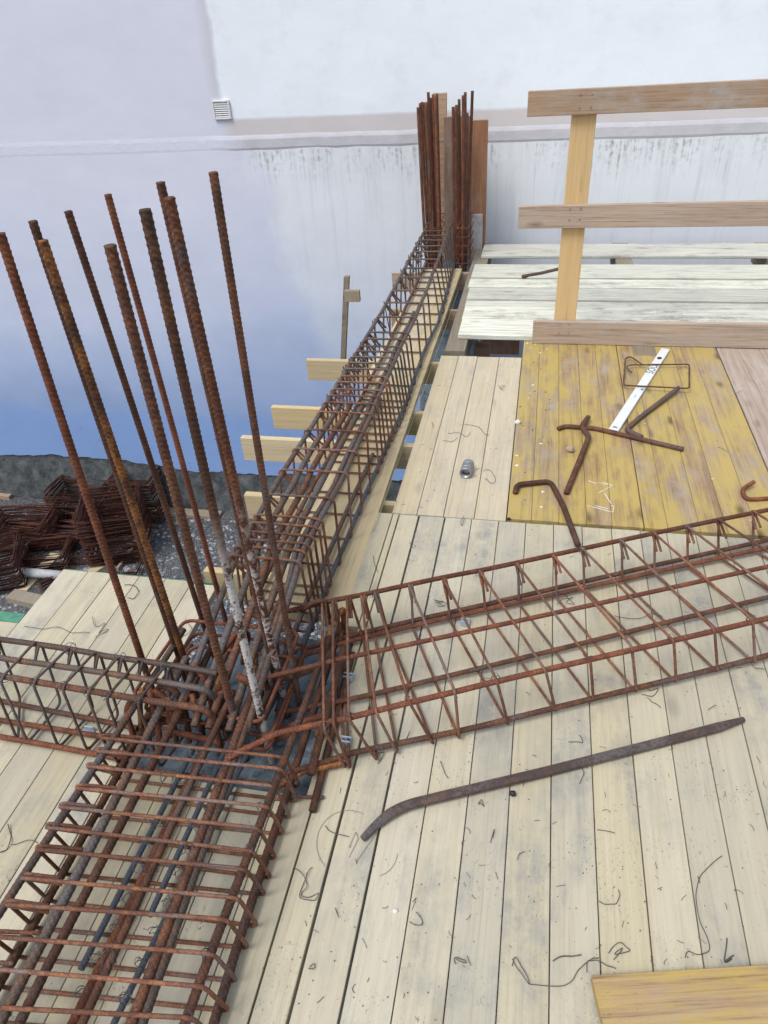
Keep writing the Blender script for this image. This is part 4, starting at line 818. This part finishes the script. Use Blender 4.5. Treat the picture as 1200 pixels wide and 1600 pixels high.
# ------------------------------------------------------------ tie-wire scraps
def wire(pts2, label, r_=.0009, z=.0015, zt=.006, mat='wire', base=0.0):
    pts = [P(u, v, base) for u, v in pts2]; out = []
    for i in range(len(pts)-1):
        p0 = pts[max(i-1, 0)]; p1 = pts[i]; p2 = pts[i+1]; p3 = pts[min(i+2, len(pts)-1)]
        for t in np.linspace(0, 1, 6, endpoint=False):
            out.append(.5*((2*p1)+(p2-p0)*t+(2*p0-5*p1+4*p2-p3)*t*t+(3*p1-p0-3*p2+p3)*t**3))
    out.append(pts[-1]); n = len(out)
    out = [q+np.array([0, 0, z+zt*abs(math.sin(i*.35+u0))]) for i, q in enumerate(out) for u0 in (pts2[0][0],)]
    return tag(MB().tube(out, r_, 5).build('wire_scrap', M[mat], None, True, loc=pts[0]), label, 'wire', 'tie wire scraps on the deck')
W = [([(1128, 1338), (1108, 1355), (1093, 1372), (1087, 1400), (1090, 1430), (1103, 1465), (1108, 1485), (1095, 1493), (1075, 1489), (1070, 1497)], 'longest thin wire, snaking down towards the near right panel'),
     ([(935, 1410), (950, 1415), (962, 1413), (968, 1400), (966, 1392)], 'hooked wire scrap in the middle of the front boards'),
     ([(864, 1502), (880, 1496), (908, 1494)], 'short thick straight wire left of the near right panel'),
     ([(950, 1492), (960, 1478), (972, 1476), (983, 1488), (960, 1492), (972, 1484), (958, 1502)], 'knotted wire scrap just above the near right panel'),
     ([(800, 1500), (812, 1520), (826, 1538), (822, 1525), (806, 1498), (800, 1510)], 'thin double-looped wire near the bottom of the boards'),
     ([(826, 1538), (858, 1543), (890, 1537), (905, 1515), (925, 1500), (935, 1498)], 'long faint wire curling towards the near right panel'),
     ([(917, 1520), (917, 1505), (928, 1502), (945, 1508), (962, 1516)], 'wire bow touching the corner of the near right panel'),
     ([(1135, 1468), (1133, 1490), (1131, 1505), (1142, 1500), (1133, 1503), (1145, 1495)], 'spiky wire twist above the edge of the near right panel'),
     ([(462, 1358), (476, 1372), (480, 1388), (470, 1398), (478, 1404), (498, 1398), (490, 1408), (468, 1402), (482, 1366), (488, 1356)], 'tangled wire knot on the boards right of the near cage'),
     ([(650, 1404), (645, 1412)], 'tiny wire stub on a board seam'), ([(640, 1442), (656, 1448), (660, 1440), (650, 1427)], 'U-shaped wire scrap below the pry bar bend'),
     ([(712, 1500), (728, 1506), (722, 1500), (710, 1499), (712, 1508)], 'teardrop-shaped wire loop at the bottom centre'),
     ([(524, 1420), (530, 1436)], 'small nail-like wire right of the near cage'), ([(484, 1512), (492, 1508), (490, 1516), (482, 1514)], 'small wire ring near the bottom left boards'),
     ([(508, 1292), (522, 1304), (545, 1308)], 'bent wire just left of the pry bar tip'), ([(688, 1190), (692, 1202), (700, 1218)], 'short curved wire under the front bar of the right cage'),
     ([(766, 1318), (772, 1298), (770, 1310)], 'thin straight scrap below the pry bar'), ([(748, 1255), (756, 1262), (752, 1252), (748, 1258)], 'tiny oval loop just under the pry bar'),
     ([(1090, 1370), (1092, 1382)], 'short stub between the front boards to the right'), ([(933, 1297), (960, 1304)], 'straight thin wire mid deck below the pry bar'),
     ([(905, 1226), (912, 1210), (908, 1200)], 'small S-shaped wire touching the pry bar'), ([(808, 1345), (812, 1335), (820, 1333)], 'small arc of wire left of the board centre'),
     ([(590, 1195), (600, 1180), (592, 1178), (588, 1190)], 'thin loop under the second front stirrup of the right cage'),
     ([(14, 1290), (18, 1310), (14, 1325), (0, 1335)], 'thick dark wire at the left edge beside the near cage'), ([(18, 1322), (45, 1315), (60, 1318)], 'wire branch pointing to the near cage from the left edge'),
     ([(195, 915), (212, 918), (217, 928), (208, 937), (200, 936)], 'hook of wire on the upper left deck panel'), ([(38, 980), (62, 984), (90, 982), (115, 990), (140, 990)], 'long faint wire on the left deck behind the left cage'),
     ([(145, 965), (150, 980), (165, 976), (155, 990), (170, 985), (150, 998)], 'wire tangle behind the left cage'), ([(268, 985), (285, 995), (300, 985), (290, 970)], 'thin bowed wire between the left starter bars'),
     ([(755, 738), (766, 736), (774, 752), (766, 756), (758, 748)], 'bent wire triangle right of the pipe coupler'), ([(724, 665), (745, 667), (756, 678), (765, 682)], 'bowed wire on the pale boards above the coupler'),
     ([(700, 678), (716, 678), (730, 683), (735, 676)], 'wavy wire above the pipe coupler'), ([(692, 690), (705, 691), (716, 686)], 'thin arc of wire left of the wavy one'),
     ([(675, 660), (677, 670)], 'small dark stub on the leftmost pale board'), ([(778, 603), (784, 609), (788, 603), (782, 606), (786, 612)], 'dark twisted scrap near the top of the pale boards'),
     ([(725, 808), (720, 816), (722, 822), (726, 812)], 'dark twist on the seam below the pale boards'), ([(640, 848), (645, 858)], 'short wire on the boards below the pale panel'),
     ([(680, 945), (692, 940), (684, 948), (698, 946), (678, 938), (694, 950)], 'bow-shaped twist between two stirrups of the right cage'),
     ([(870, 945), (880, 938), (895, 935), (885, 942), (897, 946), (882, 930)], 'wire tangle under the back of the right cage'),
     ([(1003, 1070), (1015, 1080), (1028, 1078), (1018, 1090), (1002, 1086)], 'looped wire below the front bar of the right cage'),
     ([(1010, 1092), (1022, 1100), (1032, 1108)], 'small bent wire between the right cage and the pry bar'), ([(1106, 1110), (1118, 1104)], 'thin wire near the right end of the pry bar'),
     ([(905, 1150), (910, 1160), (905, 1162), (888, 1160)], 'T-shaped wire scrap above the pry bar'), ([(1170, 1035), (1180, 1045), (1195, 1048)], 'curved wire under the right cage by the picture edge'),
     ([(960, 965), (1000, 968), (1020, 960), (1035, 966)], 'long thin wire inside the right cage'), ([(583, 870), (586, 885), (590, 895)], 'small wire beside the long cage foot'),
     ([(640, 1145), (632, 1162)], 'small wire near the third front stirrup')]
for k, (p, l) in enumerate(W): wire(p, l, r_=.0013 if k in (2, 7, 23, 25) else .0009)
for p, l, in [([(996, 565), (1010, 560)], 0)]: pass
wire([(1058, 578), (1068, 575), (1072, 576)], 'nail-like wire inside the loose stirrup', base=.005); wire([(1122, 700), (1137, 708)], 'thin wire at the pale patch of the right yellow panel', base=.005)
wire([(1147, 617), (1160, 612)], 'thin wire across the edge of the pink-grey panel', base=.005)
def litter():
    mb = MB(); r = random.Random(21)
    for _ in range(150):
        u, v = r.uniform(430, 1200), r.uniform(820, 1590)
        if r.random() < .25: u, v = r.uniform(600, 800), r.uniform(570, 800)
        p = P(u, v, 0)
        if not (-.46 < p[0] < 1.5 and p[1] < 2.1) and not (-.48 < p[0] < -.07 and 2.15 < p[1] < 3.5): continue
        L = r.uniform(.005, .022); a = r.uniform(0, 6.3); cu = r.uniform(-260, 260)*r.random(); pts = [p+np.array([0, 0, .0015])]
        for k in range(8):
            a += cu*L/8*r.uniform(.3, 1.7); pts.append(pts[-1]+np.array([math.cos(a), math.sin(a), 0])*L/8+np.array([0, 0, r.uniform(-.0004, .0008)]))
        mb.tube(pts, .0006, 4)
    tag(mb.build('wire_litter', M['wire']), 'countless tiny clippings of tie wire scattered over the boards', 'wire clippings', kind='stuff')
    mb = MB()
    for _ in range(500):
        u, v = r.uniform(300, 1200), r.uniform(560, 1590); p = P(u, v, 0); s = r.uniform(.0006, .0022)
        if not (-.46 < p[0] < 1.5 and p[1] < 2.1) and not (-.48 < p[0] < -.07 and 2.15 < p[1] < 3.5): continue
        mb.add([p+np.array(q)*s for q in ((1, 0, .8), (-.6, .8, .8), (-.5, -.9, .8), (0, 0, 2))], [(0, 1, 3), (1, 2, 3), (2, 0, 3)])
    tag(mb.build('grit', M['black']), 'fine dark grit scattered over the deck boards', 'grit', kind='stuff')
litter()
# pencil marking on the boards at the pry bar tip
mk = [[(545+48*math.cos(t)*1.05, 1318+52*math.sin(t)) for t in np.linspace(2.4, 5.2, 22)], [(556, 1348), (575, 1320), (590, 1300)], [(545, 1340), (560, 1310), (556, 1300), (545, 1325)],
      [(583+math.cos(t)*38, 1330+math.sin(t)*40) for t in np.linspace(0.1, 1.3, 10)]]
mb = MB()
for line in mk:
    pts = [P(*q, .0016) for q in line]
    for a, b_ in zip(pts[:-1], pts[1:]):
        d = nrm(b_-a); s_ = np.array([-d[1], d[0], 0])*.0006; mb.add([a-s_, b_-s_, b_+s_, a+s_], [(0, 1, 2, 3)])
mb.build('pencil_mark', M['pencil'], deck)

# ============================================================ LOWER YARD
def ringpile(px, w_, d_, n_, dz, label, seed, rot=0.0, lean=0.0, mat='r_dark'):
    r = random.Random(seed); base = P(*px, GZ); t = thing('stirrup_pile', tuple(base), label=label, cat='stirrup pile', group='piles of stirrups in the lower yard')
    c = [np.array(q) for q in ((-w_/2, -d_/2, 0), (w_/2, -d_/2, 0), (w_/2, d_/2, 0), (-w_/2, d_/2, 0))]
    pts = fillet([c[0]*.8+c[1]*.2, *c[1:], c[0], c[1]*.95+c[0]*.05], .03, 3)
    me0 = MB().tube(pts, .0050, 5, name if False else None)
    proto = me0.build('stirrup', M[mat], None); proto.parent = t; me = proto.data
    for k in range(n_):
        o = proto if k == 0 else proto.copy()
        if k: COL.objects.link(o); o.parent = t
        o.location = (r.gauss(0, .012)+lean*k*dz, r.gauss(0, .012), .03+k*dz); o.rotation_euler = (r.gauss(0, .02), r.gauss(0, .02), rot+r.gauss(0, .04))
    return t
ringpile((192, 855), .55, .62, 60, .0095, 'tallest dark stack of rusty stirrups by the plinth, behind the starter bars', 1, .35)
ringpile((232, 800), .45, .45, 52, .0105, 'dark stirrup stack hard against the wall plinth', 2, .1)
ringpile((45, 845), .60, .45, 30, .0100, 'wide low stirrup stack left of the tall one', 3, .2)
ringpile((10, 905), .42, .50, 34, .0105, 'stirrup stack cut by the left edge of the picture', 4, .5)
ringpile((110, 840), .50, .40, 14, .0100, 'small loose heap of stirrups between the bigger stacks', 5, -.3)
ringpile((165, 892), .75, .25, 8, .0100, 'flat layer of stirrups just beyond the deck corner', 6, .15)
ringpile((105, 925), .35, .40, 10, .0100, 'low stirrups beside the deck edge near the grey pipe', 7, .9)
ringpile((135, 800), .60, .40, 34, .0105, 'long dark stirrup stack lying behind the tall one near the wall foot', 8, .05)
ringpile((75, 880), .50, .35, 20, .0100, 'dark stirrup stack between the edge stack and the grey pipe', 9, .3)
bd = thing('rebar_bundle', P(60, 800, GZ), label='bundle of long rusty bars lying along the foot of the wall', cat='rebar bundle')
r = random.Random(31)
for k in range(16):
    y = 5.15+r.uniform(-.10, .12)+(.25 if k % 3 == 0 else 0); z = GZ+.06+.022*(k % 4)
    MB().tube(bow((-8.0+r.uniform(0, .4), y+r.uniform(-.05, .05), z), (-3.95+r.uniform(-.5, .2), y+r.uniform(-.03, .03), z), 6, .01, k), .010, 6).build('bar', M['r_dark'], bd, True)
ORD = ['first', 'second', 'third', 'fourth', 'fifth', 'sixth', 'seventh']
for k in range(7):
    u = 14+k*21; p = P(u, 772-1*(k % 2), GZ)
    o = MB().box(p[0]-.06, p[1]-.05, GZ, p[0]+.05, p[1]+.05, GZ+.07, .005, rot=.1*k, c=p[:2]).build('concrete_block', M['block'], None, loc=(p[0], p[1], GZ))
    tag(o, ORD[k]+' pale concrete block from the left in the row behind the rebar bundle', 'block', 'pale blocks behind the rebar bundle')
tag(MB().tube([P(28, 893, GZ+.12), P(112, 900, GZ+.10)], .045, 14).build('grey_pipe', M['pipe'], None, True, loc=P(60, 893, GZ)), 'pale grey pipe lying among the stirrup stacks', 'pipe')
def yard_plank(pa, pb, w_, h_, label, mat='oldwood', z=GZ):
    a, b_ = P(*pa, z), P(*pb, z); d = nrm(b_-a); s_ = np.array([-d[1], d[0], 0])*w_/2
    V = [a-s_, b_-s_, b_+s_, a+s_]; V = [(q[0], q[1], z) for q in V]+[(q[0], q[1], z+h_) for q in V]
    return tag(MB().add(V, [(3, 2, 1, 0), (4, 5, 6, 7), (0, 1, 5, 4), (1, 2, 6, 5), (2, 3, 7, 6), (3, 0, 4, 7)]).build('yard_timber', M[mat], None, loc=(a+b_)/2), label, 'timber', 'timbers in the lower yard')
yard_plank((20, 935), (75, 948), .13, .07, 'grey square timber beside the deck corner at the left')
yard_plank((35, 925), (88, 868), .12, .03, 'pale board slanting between the stirrup stacks', 'joist')
yard_plank((255, 778), (420, 800), .10, .06, 'long weathered timber beyond the starter bars')
yard_plank((240, 800), (345, 808), .12, .04, 'second weathered timber in front of the longer one')
yard_plank((-10, 775), (20, 778), .1, .05, 'short ochre timber at the left edge by the plinth', 'rail')
yard_plank((185, 893), (228, 838), .025, .05, 'narrow pale strip leaning along the tall stirrup stack', 'oldwood')
yard_plank((120, 912), (180, 872), .10, .03, 'thin board beneath the flat stirrup layer', 'joist')
